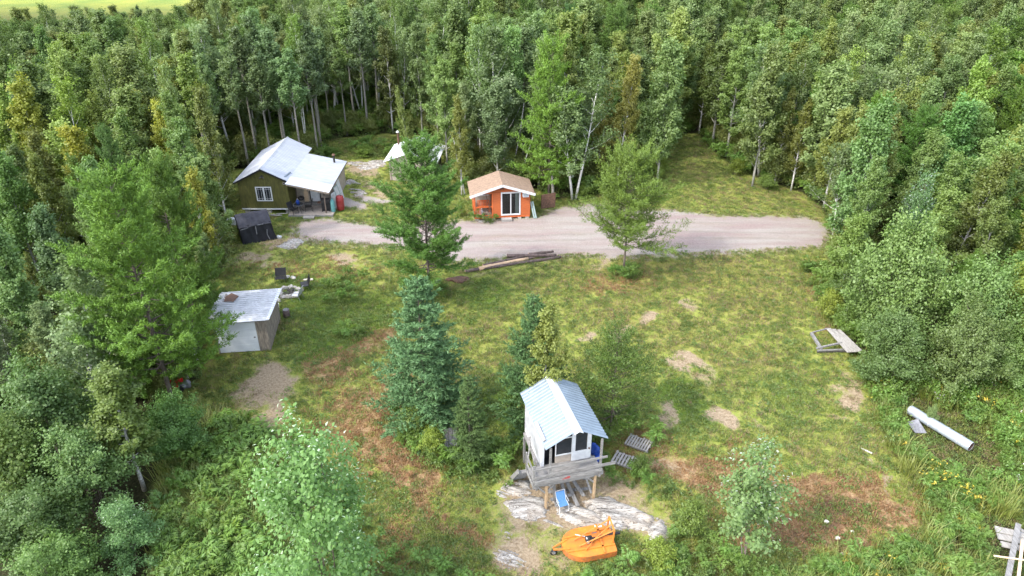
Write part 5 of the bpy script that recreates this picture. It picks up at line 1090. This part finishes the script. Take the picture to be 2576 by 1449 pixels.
# ------------------------------------------------------------- bedrock slabs
def slab(poly, z, label, seed, tilt=0):
    wp = [G(*p) for p in poly]; cx = sum(p[0] for p in wp)/len(wp); cy = sum(p[1] for p in wp)/len(wp); rng = np.random.default_rng(seed)
    x0, x1 = min(p[0] for p in wp), max(p[0] for p in wp); y0, y1 = min(p[1] for p in wp), max(p[1] for p in wp); st = .075
    ax = np.arange(x0-.2, x1+.2, st); ay = np.arange(y0-.2, y1+.2, st); A, B = np.meshgrid(ax, ay); d = np.full(A.shape, 9.); ins = inpoly(A+.08*np.sin(B*7+seed), B+.08*np.sin(A*8), wp)
    for i in range(len(wp)):
        (a1, b1), (a2, b2) = wp[i], wp[(i+1) % len(wp)]; ex, ey = a2-a1, b2-b1; t = np.clip(((A-a1)*ex+(B-b1)*ey)/(ex*ex+ey*ey+1e-9), 0, 1); d = np.minimum(d, np.hypot(A-a1-t*ex, B-b1-t*ey))
    sdv = np.where(ins, d, -d); c, s = math.cos(R(-22)), math.sin(R(-22)); q_ = -A*s+B*c; p_ = A*c+B*s
    led = np.floor(q_*3.2+.35*np.sin(p_*1.7+seed))/3.2; h = z*np.clip(sdv/.28, -1, 1)+.05*np.sin(q_*9+np.sin(p_*2)*1.2)*np.clip(sdv/.3,0,1)+.028*np.sin(q_*31+p_*3)+.05*np.sin(p_*2.1)+(led-q_)*.12
    base = hgt(A, B); Zs = base+h-.03; keep = sdv > -.25; nx_, ny_ = len(ax), len(ay); ids = -np.ones(A.shape, int); vs = []
    for i in range(ny_):
        for j in range(nx_):
            if keep[i, j]: ids[i, j] = len(vs); vs.append((A[i,j]-cx, B[i,j]-cy, float(Zs[i,j])))
    fs = [(ids[i,j], ids[i,j+1], ids[i+1,j+1], ids[i+1,j]) for i in range(ny_-1) for j in range(nx_-1) if min(ids[i,j], ids[i,j+1], ids[i+1,j+1], ids[i+1,j]) >= 0]
    a = MB(); a.add([(p[0], p[1], p[2]+.05*(p[2] > .02)) for p in vs], fs); sone('rock_slab', a, M['bedrock'], label, 'rock', (cx, cy, 0), 0, 'bedrock slabs', True)
slab([(1236,1238),(1275,1208),(1335,1205),(1335,1240),(1310,1254),(1255,1260)], .12, 'small banded slab at the far left of the bedrock by the playhouse', 1)
slab([(1250,1262),(1330,1250),(1380,1262),(1376,1305),(1330,1312),(1285,1296)], .16, 'pale banded slab left of the playhouse front post', 2)
slab([(1385,1256),(1440,1262),(1500,1290),(1535,1325),(1470,1332),(1400,1308)], .16, 'banded slab under the blue folding chair', 3)
slab([(1362,1295),(1430,1308),(1455,1335),(1400,1335),(1362,1318)], .08, 'low slab between the playhouse and the orange mower', 4)
slab([(1462,1262),(1520,1250),(1600,1272),(1650,1300),(1640,1338),(1560,1340),(1500,1312)], .2, 'largest striped white slab right of the playhouse', 5)
slab([(1625,1322),(1660,1305),(1682,1335),(1672,1372),(1632,1362)], .14, 'striped slab at the right tip of the bedrock', 6)
slab([(1240,1330),(1275,1340),(1280,1348),(1245,1338)], .04, 'narrow white rock streak left of the orange mower', 7)
slab([(1240,1385),(1300,1400),(1370,1440),(1330,1446),(1250,1405)], .05, 'thin rock ledge at the bottom edge left of the orange mower', 8)
slab([(690,622),(740,600),(772,606),(745,630)], .10, 'grey-white rock outcrop on the ground right of the tarp shelter', 9)
slab([(862,478),(905,470),(925,488),(890,494)], .10, 'grey rock outcrop right of the red barrel', 10)
slab([(855,462),(880,452),(930,460),(900,468)], .06, 'flat rock streak behind the red barrel', 11)
slab([(872,410),(960,402),(985,418),(905,430)], .07, 'brownish flat outcrop between the green cabin and white-roofed shed', 12)

# ------------------------------------------------------------- playhouse on stilts
rot = math.atan2(.26, .965); PHX, PHY = .94, 23.62
ph = thing('stilt_playhouse', 'white playhouse on stilts with a ribbed metal gable roof and a railed porch', 'playhouse', (PHX, PHY, 0), rot)
DZ = 1.8; GR = -.05
# legs
for (x_, y_) in ((.62,.06),(2.9,.04),(.5,3.2),(3.0,3.3),(.55,1.3),(2.95,1.4)):
    a = MB(); a.box(x_-.05, x_+.05, y_-.05, y_+.05, GR-.1, DZ-.18); TP('stilt', a, M['rawwood' if y_ < 1 else 'greywood'], ph)
for (p, q_) in (((.62,.06,1.0),(.1,.1,DZ-.2)), ((.62,.06,1.1),(1.15,.06,DZ-.16)), ((2.9,.04,1.1),(2.4,.04,DZ-.16)), ((2.55,1.3,DZ-.2),(2.85,.2,.3))):
    a = MB(); a.beam(p, q_, .09, .04, (0,1,0)); TP('brace', a, M['greywood'], ph)
a = MB(); y = 0
while y < .95: a.box(-.02, 3.2, y+.03, y+.16, DZ-.04, DZ); y += .14
TP('deck_floor', a, M['greyw_x'], ph)
a = MB(); a.box(-.06, 3.24, -.05, .0, DZ-.2, DZ+.02); a.box(-.06, -.0, .0, .95, DZ-.18, DZ-.0); a.box(.5, 3.1, .0, .05, DZ-.3, DZ-.2); a.box(.5,3.1,1.0,3.4,DZ-.16,DZ-.04); TP('deck_frame', a, M['greyw_x'], ph)
# rails
for x_, h_ in ((.0, 1.08), (.72, 1.93), (3.06, 1.93)):
    a = MB(); a.box(x_-.05, x_+.05, -.1, -.05, DZ-.25, DZ+h_); TP('railing_post', a, M['greywood'], ph)
a = MB(); a.beam((-.05,-.13,DZ+.86),(3.35,-.13,DZ+.90), .04, .10); TP('top_rail', a, M['greyw_x'], ph)
a = MB(); a.beam((.02,-.125,DZ+.10),(3.15,-.125,DZ+.15), .035, .22); ro_ = TP('rail_board', a, M['greyw_x'], ph)
for (x0, x1, zc, m) in ((1.25,1.75,.17,'redstuff'), (1.6,1.85,.40,'tealtank'), (2.2,2.5,.17,'blue')):
    pass
a = MB()
for k in range(3):
    a.box(1.28+.1*k, 1.62-.03*k+.1*k*.4, -.1455, -.1432, DZ+.06+.045*k, DZ+.095+.045*k)
TP('red_paint_mark', a, M['redtank'], ro_)
a = MB(); a.beam((.02,-.12,DZ+.40),(3.75,-.12,DZ+.44), .035, .15); TP('rail_board', a, M['greyw_x'], ph)
a = MB(); a.beam((-.04,-.08,DZ+.8),(-.04,.95,DZ+.8),.04,.12); a.beam((-.04,-.08,DZ+.35),(-.04,.95,DZ+.35),.04,.12); a.box(-.08,-.02,.9,.98,DZ-.2,DZ+1.0); TP('side_rail', a, M['greywood'], ph)
a = MB(); a.beam((.35,1.0,DZ+.1),(.35,1.95,DZ+.95),.05,.09); a.beam((-.02,.95,DZ-.1),(.4,1.9,DZ+1.0),.05,.06); TP('slanting_brace', a, M['greywood'], ph)
# stairs down the left side
sp = thing('wooden_stairs', 'grey plank stairs rising to the left side of the playhouse deck', 'stairs', (PHX, PHY, 0), rot)
for xx in (-.42, .2):
    a = MB(); a.beam((xx,2.35,GR), (xx,.98,DZ-.08), .05, .2); TP('stringer', a, M['greywood'], sp)
for k in range(7):
    a = MB(); t = (k+.5)/7; yy = 2.35-1.37*t; a.box(-.4, .18, yy-.1, yy+.1, GR+(DZ-.08)*t, GR+(DZ-.08)*t+.03); TP('tread', a, M['greywood'], sp)
# house body
hx0, hx1, hy0, hy1, ez_, rz2, rx = .62, 3.0, .95, 3.55, 3.74, 4.50, 1.9
zt = lambda x: rz2-.05-abs(x-rx)*(rz2-ez_)/1.38
a = MB(); a.box(hx0, hx0+.06, hy0, hy1, DZ-.12, zt(hx0)); a.box(hx1-.06, hx1, hy0, hy1, DZ-.12, zt(hx1)); a.prism([(hx0+.06,hy1-.06,DZ-.12),(hx1-.06,hy1-.06,DZ-.12),(hx1-.06,hy1-.06,zt(hx1)),(rx,hy1-.06,zt(rx)),(hx0+.06,hy1-.06,zt(hx0))], (0,.06,0))
a.box(hx0-.0, hx0+.14, hy0-.04, hy0, DZ, zt(hx0)-.03); TP('wall', a, M['white'], ph)
a = MB(); a.box(hx0-.012, hx0-.001, hy0+.15, hy1-.05, DZ+.2, 3.5); TP('side_panel', a, M['galvdull'], ph)
a = MB(); a.prism([(1.28,hy0,3.1),(2.05,hy0,3.1),(2.05,hy0,zt(2.05)),(1.9,hy0,zt(rx)),(1.28,hy0,zt(1.28))], (0,.05,0)); TP('gable_shade', a, M['shade'], ph)  # gable filled with the near-black shade colour, not a wall paint
a = MB(); a.box(.78, 1.28, hy0+.5, hy0+.55, DZ, 3.3); a.box(hx0+.06, hx1-.06, hy0+.06, hy1-.06, DZ-.1, DZ-.03); TP('interior', a, M['shade'], ph)  # near-black sheets paint the dimness inside the playhouse
dd_ = MB(); dd_.box(2.05, 2.95, hy0-.05, hy0, DZ+.02, DZ+.55); dd_.box(2.05, 2.22, hy0-.05, hy0, DZ+.55, DZ+1.9); dd_.box(2.78, 2.95, hy0-.05, hy0, DZ+.55, DZ+1.9); dd_.box(2.22, 2.78, hy0-.05, hy0, DZ+1.78, DZ+1.9)
ddo = TP('door', dd_, M['white'], ph); g_ = MB(); g_.box(2.22, 2.78, hy0-.03, hy0-.01, DZ+.55, DZ+1.78); TP('door_pane', g_, M['pane'], ddo); g_ = MB(); g_.tube([(2.87,hy0-.05,DZ+.62),(2.87,hy0-.11,DZ+.62)], .04, 8); TP('handle', g_, M['rust'], ddo)
wn = MB(); wn.box(1.28, 2.05, hy0-.03, hy0, DZ+.45, DZ+.5); wn.box(1.28, 1.32, hy0-.03, hy0, DZ+.5, DZ+1.75); wn.box(1.32, 2.05, hy0-.03, hy0, DZ+1.4, DZ+1.45); wn.box(1.62,1.65,hy0-.03,hy0,DZ+1.45,DZ+1.75)
wno = TP('window', wn, M['white'], ph); g_ = MB(); g_.box(1.32, 2.05, hy0+.001, hy0+.02, DZ+.5, DZ+1.4); TP('pane', g_, M['pane'], wno)
a = MB(); a.box(1.3, 2.05, hy0+.022, hy0+.06, DZ, DZ+.5); TP('front_panel', a, M['tan'], ph)
# roof
re0, re1 = -.12, 3.95
a = slope_sheet((rx,re0,rz2), (rx,re1,rz2), (.48,re0,ez_-.02), .21, .022); rl = TP('roof', a, M['galv'], ph)
a = slope_sheet((rx,re0,rz2), (rx,re1,rz2), (3.32,re0,ez_-.02), .21, .022); TP('roof', a, M['galv'], ph)
a = MB(); s_ = (rz2-ez_)/1.42
a.prism([(rx-.2,re0-.16,rz2-.2*s_+.03),(rx,re0-.16,rz2+.045),(rx+.2,re0-.16,rz2-.2*s_+.03),(rx,re0-.16,rz2+.03)], (0,re1-re0+.22,0)); TP('ridge_cap', a, M['roofbright'], ph)
a = MB(); a.prism([(.5,.35,ez_+.05),(.62,.35,ez_+.11),(.62,1.55,ez_+.11),(.5,1.55,ez_+.05)], (0,0,.03)); TP('loose_eave_board', a, M['lumber'], ph)
def loc_ph(x, y, z=0): c, s = math.cos(rot), math.sin(rot); return (PHX+x*c-y*s, PHY+x*s+y*c, z)
# stuff under it
for k, (p, q_, lb) in enumerate((((1.0,.9),(3.0,.6),'grey board across the back of the heap under the playhouse'), ((1.35,1.2),(1.1,-.1),'left upright board of the heap under the playhouse'), ((1.75,1.2),(1.65,.0),'second board from the left in the heap under the playhouse'), ((2.0,1.15),(2.0,-.35),'long middle board sticking out below the playhouse'), ((2.3,1.2),(2.45,.1),'right-hand board of the heap under the playhouse'), ((.9,.25),(1.9,.3),'low cross board beside the blue folding chair'))):
    a = MB(); P_1 = loc_ph(*p); P_2 = loc_ph(*q_); a.beam((0,0,0), (P_2[0]-P_1[0], P_2[1]-P_1[1], 0), .17, .03); sone('loose_board', a, M['greywood'], lb, 'board', (P_1[0], P_1[1], .18+.035*k), 0, 'boards heaped under the playhouse')
fc = thing('folding_chair', 'blue webbed folding chair with a white frame under the playhouse', 'chair', loc_ph(1.35,-.35,.12), rot+R(4)); fc.scale = (.85,.85,.85)
a = MB(); a.prism([(-.24,0,.36),(.24,0,.36),(.24,.4,.4),(-.24,.4,.4)], (0,0,.02)); TP('seat', a, M['bluecloth'], fc); a = MB(); a.prism([(-.24,.4,.42),(.24,.4,.42),(.24,.62,.85),(-.24,.62,.85)], (0,.02,.0)); TP('backrest', a, M['bluecloth'], fc)
for s in (-1, 1):
    a = MB(); a.tube([(s*.26,-.05,0),(s*.26,.0,.37),(s*.26,.41,.41),(s*.26,.64,.9)], .014, 6); TP('frame', a, M['white'], fc)
    a = MB(); a.tube([(s*.28,.5,0),(s*.28,.1,.6),(s*.28,.5,.62)], .014, 6); TP('leg', a, M['white'], fc)
a = MB(); a.tube([(-.26,-.05,.01),(.26,-.05,.01)], .014, 6); a.tube([(-.26,.64,.9),(.26,.64,.9)], .014, 6); TP('cross_bar', a, M['white'], fc)
# blue tarp bundle behind right eave, wheel, sticks
a = MB(); a.rock((0,0,.3),(.22,.2,.4),9,sub=2); a.rock((.1,-.2,.0),(.25,.2,.2),12,sub=2); p = loc_ph(3.6,1.9); sone('blue_tarp', a, M['blue'], 'crumpled blue tarp beside the right wall of the playhouse', 'tarp', (p[0], p[1], .9), 0, None, True)
a = MB(); a.rock((0,0,.45),(.35,.3,.5),10,sub=2); sone('log_section', a, M['bark'], 'dark stump holding up the crumpled blue tarp', 'stump', (p[0], p[1], 0), 0, None, True)
# ------------------------------------------------------------- pallets
def pallet(u, v, rz, w, l, label, n=8, tilt=0):
    x_, y_ = G(u, v); t = thing('pallet', label, 'pallet', (x_, y_, gz(x_, y_)+.05), rz, 'grey pallets on the grass'); t.rotation_euler = (tilt, 0, rz)
    a = MB()
    for k in range(n): a.box(-w/2+k*w/n, -w/2+k*w/n+w/n*.62, -l/2, l/2+random.uniform(-.06,.06), .12, .145)
    TP('top_slats', a, M['lumber'], t)
    for yy in (-l/2+.03, -.04, l/2-.11):
        a = MB(); a.box(-w/2, w/2-.02, yy, yy+.09, .02, .12); TP('runner', a, M['greywood'], t)
pallet(1607, 1120, R(-30), 1.25, .85, 'bleached pallet right of the playhouse, the farther of two', 9)
pallet(1575, 1165, R(-28), 1.3, .85, 'bleached pallet right of the playhouse, the nearer of two in the weeds', 8)
# bench with grey planks
x_, y_ = G(1128, 1140); bb = thing('plank_box', 'weathered plank box frame beside the small slim spruce', 'crate', (x_, y_, gz(x_, y_)), R(6))
a = MB()
for k in range(3): a.box(-.18+k*.22, .02+k*.22, -.1+.05*k, 1.35, .42, .46)
TP('top_planks', a, M['greywood'], bb)
for x2 in (-.45, .48): a = MB(); a.beam((x2,-.15,.2),(x2+.05,1.45,.42),.04,.08); TP('side_rail', a, M['bark'], bb)
for y2 in (-.15, .65, 1.4): a = MB(); a.beam((-.5,y2,.3),(.52,y2,.3),.05,.08); TP('cross_rail', a, M['greywood'], bb)
for x2 in (-.43,.46):
    for y2 in (-.1,1.35): a = MB(); a.box(x2-.03,x2+.03,y2-.03,y2+.03,0,.4); TP('leg', a, M['bark'], bb)
a = MB(); a.tube([(0,0,0),(0,0,.26)],[.12,.14],12); sone('black_bucket', a, M['black'], 'black bucket tucked into the weathered plank box', 'bucket', (x_-.27, y_+.45, gz(x_, y_)+.02))
x_, y_ = G(1262, 1021); a = MB(); a.beam((-.22,.05,.05),(.22,-.02,.06),.07,.03); sone('white_stick', a, M['bone'], 'short white stick in the grass left of the dark spruces', 'stick', (x_, y_, gz(x_, y_)))
x_, y_ = G(2179, 1136); a = MB(); a.beam((-.2,.2,.03),(.2,-.2,.04),.09,.03); sone('pale_plank_piece', a, M['bone'], 'short pale plank piece on the worn track by the right meadow', 'plank', (x_, y_, gz(x_, y_)))
# ------------------------------------------------------------- wooden frame (dock section)
def gb(u, v, z=0): p = G(u, v, z); return (p[0], p[1], z)
fd = thing('wooden_ramp_frame', 'grey weathered wooden ramp frame tipped at the right edge of the lawn', 'ramp')
def gbm(n, a_, b_, w1, th, m='greywood', z1=.25, z2=.25): a = MB(); a.beam(gb(*a_, z1), gb(*b_, z2), w1, th); TP(n, a, M[m], fd)
gbm('side_beam', (2041,838), (2066,878), .16, .14); gbm('side_beam', (2044,836), (2084,826), .07, .07, z1=.3, z2=.42)
gbm('lower_beam', (2056,884), (2135,882), .09, .16, 'char', .1, .1); gbm('cross_beam', (2054,876), (2118,862), .11, .09, z1=.32, z2=.42); gbm('cross_beam', (2056,882), (2150,878), .08, .08, z1=.2, z2=.2)
for k in range(3):
    o1 = (2084+k*12, 826+k*1.8); o2 = (2137+k*14, 886-k*.8); a = MB(); a.beam(gb(*o1, .42), gb(*o2, .42), .30, .035); TP('plank', a, M['lumber'], fd)
# ------------------------------------------------------------- culvert pipe
p, q_ = G(2288, 1030, .45), G(2443, 1124, .45); cv = thing('culvert_pipe', 'corrugated zinc culvert pipe lying in the right meadow', 'pipe', (p[0], p[1], .45)); dx, dy = q_[0]-p[0], q_[1]-p[1]; L = math.hypot(dx, dy)
a = MB(); n = int(L/.034); pts = [(dx*k/n, dy*k/n, 0) for k in range(n+1)]; rs_ = [.25+(.012 if k % 2 else 0) for k in range(n+1)]; a.tube(pts, rs_, 22, False); a.tube(pts[::-1], [r-.014 for r in rs_[::-1]], 22, False); po = TP('pipe_wall', a, M['pipe'], cv, True)
for k in (int(n*.36), int(n*.62), int(n*.82)): a = MB(); a.tube([pts[k], pts[k+1]], [.268,.268], 22); TP('joint_band', a, M['galvdull'], cv)
e = Vector((dx,dy,0))/L; a = MB(); a.tube([tuple(Vector(pts[-1])-e*.5), tuple(Vector(pts[-1])-e*.02)], [.232,.236], 20, False); a.tube([tuple(Vector(pts[-1])-e*.5), tuple(Vector(pts[-1])-e*.48)], [.232,.2], 20); TP('rusty_lining', a, M['rust'], cv)
x_, y_ = G(2300, 1085); a = MB(); a.prism([(-.3,.35,.3),(.25,.45,.45),(.45,-.3,.12),(-.1,-.25,.1)], (.01,-.01,.02)); sone('grey_sheet', a, M['strap'], 'dark grey sheet of roofing lying left of the culvert pipe', 'sheet', (x_, y_, 0))
x_, y_ = G(2345, 1060); 
# ------------------------------------------------------------- lumber pile, bottom right
lb_ = [((2562,1318),(2532,1470),.21,.06,'greywood','wide grey beam lying on top of the lumber pile',.62), ((2503,1330),(2590,1350),.34,.05,'lumber','bleached broad board at the back of the lumber pile',.28), ((2508,1348),(2600,1368),.34,.05,'lumber','second bleached broad board of the lumber pile',.24), ((2518,1368),(2610,1388),.3,.05,'lumber','third bleached broad board of the lumber pile',.2), ((2500,1398),(2600,1412),.05,.05,'freshwood','thin fresh batten across the lumber pile',.72),
  ((2572,1360),(2560,1470),.12,.06,'freshwood','fresh tan plank beside the wide grey beam',.45), ((2555,1325),(2600,1350),.08,.08,'greywood','short stick crossing the top of the wide grey beam',.56), ((2590,1370),(2580,1470),.12,.06,'lumber','pale plank at the right end of the lumber pile',.4)]
for p, q_, w1, th, m, lb, z in lb_:
    A_ = gb(*p, z); B_ = gb(*q_, z); a = MB(); a.beam((0,0,0), (B_[0]-A_[0], B_[1]-A_[1], 0), w1, th); sone('board', a, M[m], lb, 'board', A_, 0, 'boards of the lumber pile')
# ------------------------------------------------------------- orange rotary cutter
mx_, my_ = G(1480, 1378); mw = thing('rotary_mower', 'orange tractor rotary mower deck parked on the ground near the bottom', 'mower', (mx_, my_, .06), R(10)); mw.scale = (.9, .9, .9)
# deck outline: blunt right end, rounded left end
def deck_outline(s=1, n=14):
    pts = [(1.15*s, -.78*s), (1.22*s, .55*s), (.85*s, .95*s)]
    for k in range(n+1):
        an = math.pi/2+math.pi*k/n; pts.append((-.25*s+math.cos(an)*1.05*s, math.sin(an)*.88*s))
    return pts
a = MB(); a.prism([(x, y, .36) for x, y in deck_outline()], (0,0,.018)); dkm = TP('deck', a, M['mower'], mw)
a = MB(); o_ = deck_outline(); o2 = deck_outline(.975)
for i in range(len(o_)):
    j = (i+1) % len(o_); A_, B_, C_, D_ = o_[i], o_[j], o2[j], o2[i]
    a.add([(A_[0],A_[1],.04),(B_[0],B_[1],.04),(B_[0],B_[1],.358),(A_[0],A_[1],.358),(D_[0],D_[1],.04),(C_[0],C_[1],.04),(C_[0],C_[1],.358),(D_[0],D_[1],.358)], [(0,1,2,3),(5,4,7,6),(0,4,5,1)])
TP('skirt', a, M['mowerworn'], mw)
for p, q_ in (((-1.1,.35,.41),(1.15,.6,.41)), ((-1.1,-.45,.41),(1.15,-.4,.41)), ((.55,-.8,.41),(.6,.9,.41))):
    a = MB(); a.beam(p, q_, .09, .06); TP('deck_rib', a, M['mower'], mw)
gb1 = MB(); gb1.box(-.16,.16,-.14,.14,.38,.6); gb1.tube([(0,0,.6),(0,0,.68)],[.1,.06],10); gb1.tube([(.16,0,.52),(.32,0,.52)],.06,10); TP('gearbox', gb1, M['black'], mw)
gb1 = MB(); gb1.box(-.15,-.02,-.155,-.14,.42,.56); gb1.box(-.14,.02,-.06,.06,.6,.606); TP('label_plate', gb1, M['white'], mw)
a = MB(); a.tube([(.3,0,.52),(.95,.1,.56),(1.35,.13,.5)], [.045,.05,.055], 10); TP('drive_shaft', a, M['black'], mw)
a = MB(); a.tube([(1.35,.13,.5),(1.55,.16,.48)], [.08,.07], 10); TP('shaft_coupling', a, M['black'], mw)
for y2 in (-.32, .55): a = MB(); a.beam((1.05,y2,.4),(1.12,y2+.06,1.15),.06,.08,(0,1,0)); TP('hitch_upright', a, M['mower'], mw)
a = MB(); a.beam((1.12,-.26,1.12),(1.13,.6,1.14),.06,.07); TP('hitch_bar', a, M['mower'], mw)
a = MB(); a.tube([(1.12,-.2,1.1),(-.55,-.28,.46)], .03, 8); TP('brace_rod', a, M['mower'], mw)
a = MB(); a.tube([(1.12,.5,1.1),(-.7,.12,.46)], .03, 8); TP('brace_rod', a, M['mower'], mw)
a = MB(); a.tube([(1.12,.2,1.1),(.2,-.15,.62),(-.3,-.55,.44)], .026, 8); TP('brace_rod', a, M['mower'], mw)
a = MB(); a.tube([(-.55,.45,.43),(.0,.15,.5),(.1,-.1,.5)], .025, 8); TP('pale_lever', a, M['bone'], mw)
a = MB(); a.prism([(.5,.72,.392),(.85,.72,.392),(.85,.88,.392),(.5,.88,.392)], (0,0,.004)); TP('warning_label', a, M['white'], mw)
a = MB(); a.prism([(.25,.42,.385),(.5,.42,.385),(.5,.52,.385),(.25,.52,.385)], (0,0,.004)); TP('grey_label', a, M['strap'], mw)
for y2 in (-.12,.2): a = MB(); a.beam((-1.0,y2*1.8-.1,.4),(-1.75,-.12+y2*.3,.34),.06,.06); TP('tail_arm', a, M['mower'], mw)
tw = MB(); pts = [(-1.72+math.cos(k*.5236)*.14, -.15, .14+math.sin(k*.5236)*.14) for k in range(13)]; tw.tube(pts, .045, 8); two = TP('tail_wheel', tw, M['black'], mw, True)
tw = MB(); tw.tube([(-1.72,-.19,.14),(-1.72,-.11,.14)], .09, 14); TP('hub', tw, M['strap'], two)
# ------------------------------------------------------------- left-hand odds: red machine, dark cover, pale sheet, leaning white panel
x_, y_ = G(430, 985); rm = thing('red_lawn_tractor', 'red riding machine mostly hidden under the big jack pine', 'tractor', (x_, y_, .0), R(25))
a = MB(); a.box(-.5,.45,-.28,.28,.35,.6); a.prism([(.05,-.26,.6),(.75,-.22,.6),(.75,-.2,.88),(.05,-.24,.92)], (0,.48,0)); TP('hood', a, M['redstuff'], rm)
a = MB(); a.box(-.45,-.1,-.2,.2,.6,.68); a.prism([(-.5,-.2,.66),(-.42,-.2,.66),(-.5,-.2,.98),(-.56,-.2,.98)], (0,.4,0)); TP('seat', a, M['black'], rm)
for x2, r_ in ((-.4,.26),(.5,.19)):
    for y2 in (-.36,.30): a = MB(); a.tube([(x2,y2,r_),(x2,y2+.12,r_)], r_, 14); TP('wheel', a, M['black'], rm)
a = MB(); a.tube([(.0,0,.9),(-.12,0,1.08)], .02, 6); TP('steering_column', a, M['black'], rm)
x_, y_ = G(462, 975); a = MB(); a.rock((0,0,.2),(.4,.3,.28),31,sub=2); sone('grey_cover', a, M['strap'], 'small grey covered heap right of the red machine', 'cover', (x_, y_, 0), 0, None, True)
x_, y_ = G(468, 1085); a = MB(); a.tube([(0,0,0),(0,0,.45),(0,0,.5)], [1.15,1.12,1.05], 28); sone('round_black_tub', a, M['black'], 'low round black stock tub at the top of the fern slope', 'tub', (x_, y_, 0))
x_, y_ = G(494, 905); a = MB(); a.prism([(-.06,0,0),(.12,0,0),(.02,.1,.75),(-.12,.1,.75)], (0,.03,0)); a.tube([(.05,-.1,.02),(.2,-.05,.5)],.02,6); sone('white_post', a, M['white'], 'narrow white board leaning left of the garage door, under the pines', 'board', (x_, y_, 0))
x_, y_ = G(585, 565); a = MB(); a.box(-.35,.35,-.2,.2,0,.5); a.box(-.37,.37,-.22,.22,.5,.56); sone('white_box', a, M['white'], 'white lidded box glimpsed left of the black tarp shelter', 'box', (x_, y_, 0))
for i, (u, v, r_) in enumerate(((3098/1.4907,1958/1.4907,.10),(3195/1.4907,1995/1.4907,.08),(3140/1.4907,2020/1.4907,.11),(3157/1.4907,2078/1.4907,.08),(2855/1.4907,1742/1.4907,.08))):
    x_, y_ = G(u, v); a = MB(); a.rock((0,0,r_*.5),(r_,r_*.8,r_*.7),i+90); sone('pale_stone', a, M['bone'], ['leftmost pale stone of the three on the rust-brown patch', 'rightmost pale stone on the rust-brown patch', 'middle pale stone on the rust-brown patch', 'pale stone nearest the bottom edge, right of the silver sapling', 'pale stone just above the silver sapling crown'][i], 'stone', (x_, y_, gz(x_, y_)), 0, 'pale stones on the rust-brown patch')
# dark heap and roots under the tall dark jack pine
x_, y_ = G(1148, 705); a = MB(); a.rock((0,0,.04),(.7,.4,.16),41,sub=2); a.rock((.6,.1,.04),(.4,.3,.12),42,sub=2); sone('soil_heap', a, M['rust'], 'dark brown soil heap at the left end of the log pile', 'heap', (x_, y_, 0), 0, None, True)
x_, y_ = G(1088, 718); a = MB(); a.tube([(-.4,-.3,.1),(.5,.5,.14)], .12, 9); sone('grey_log', a, M['greywood'], 'short grey log at the foot of the tall dark jack pine', 'log', (x_, y_, 0))
TB('willow', 2342, 1072, 1020, 'small pale willow growing over the middle of the culvert pipe', cr=.36, tint=(1.2,1.2,1.3), name='willow_shrub', cat='shrub', vi=2)
for u, v, vt, c_, lb in ((1052,1100,1030,.9,'bushy green shrub at the foot of the large blue-green spruce'), (1085,1145,1085,.7,'yellowing leafy shrub left of the weathered plank box'), (1300,1090,985,.8,'leafy shrub at the left side of the dark spruce behind the playhouse'), (1610,1200,1150,.6,'leafy shrub between the nearer pallet and the playhouse'), (2085,800,735,.9,'fresh green shrub at the lawn edge below the drive end'), (2135,835,770,.9,'green shrub behind the weathered ramp frame'), (1850,440,405,1.0,'bright green shrub at the right side of the grassy trail'), (1930,475,440,1.0,'bright green shrub on the lawn edge under the bronze poplar'), (1665,440,395,1.1,'dark leafy shrub at the left corner of the grassy trail'), (1470,500,470,.9,'low bush at the gravel edge behind the lone jack pine'), (910,395,372,1.2,'yellow-green fern bush behind the green cabin, left of the white shed'), (830,392,372,1.1,'low green bush just behind the green cabin extension'), (1745,1345,1275,.8,'green bush right of the bedrock tip'), (1660,1425,1360,.7,'leafy bush at the bottom edge right of the orange mower'), (2400,1130,1085,.6,'weedy bush behind the open end of the culvert pipe'), (1160,545,505,.5,'small bush left of the orange cabin porch')):
    if u != 2400: TB('shrub', u, v, vt, lb, cr=c_, tint=random.choice([(.9,1.1,.8),(1.15,1.2,.7),(.8,1.05,.8)]), name='shrub', cat='shrub')
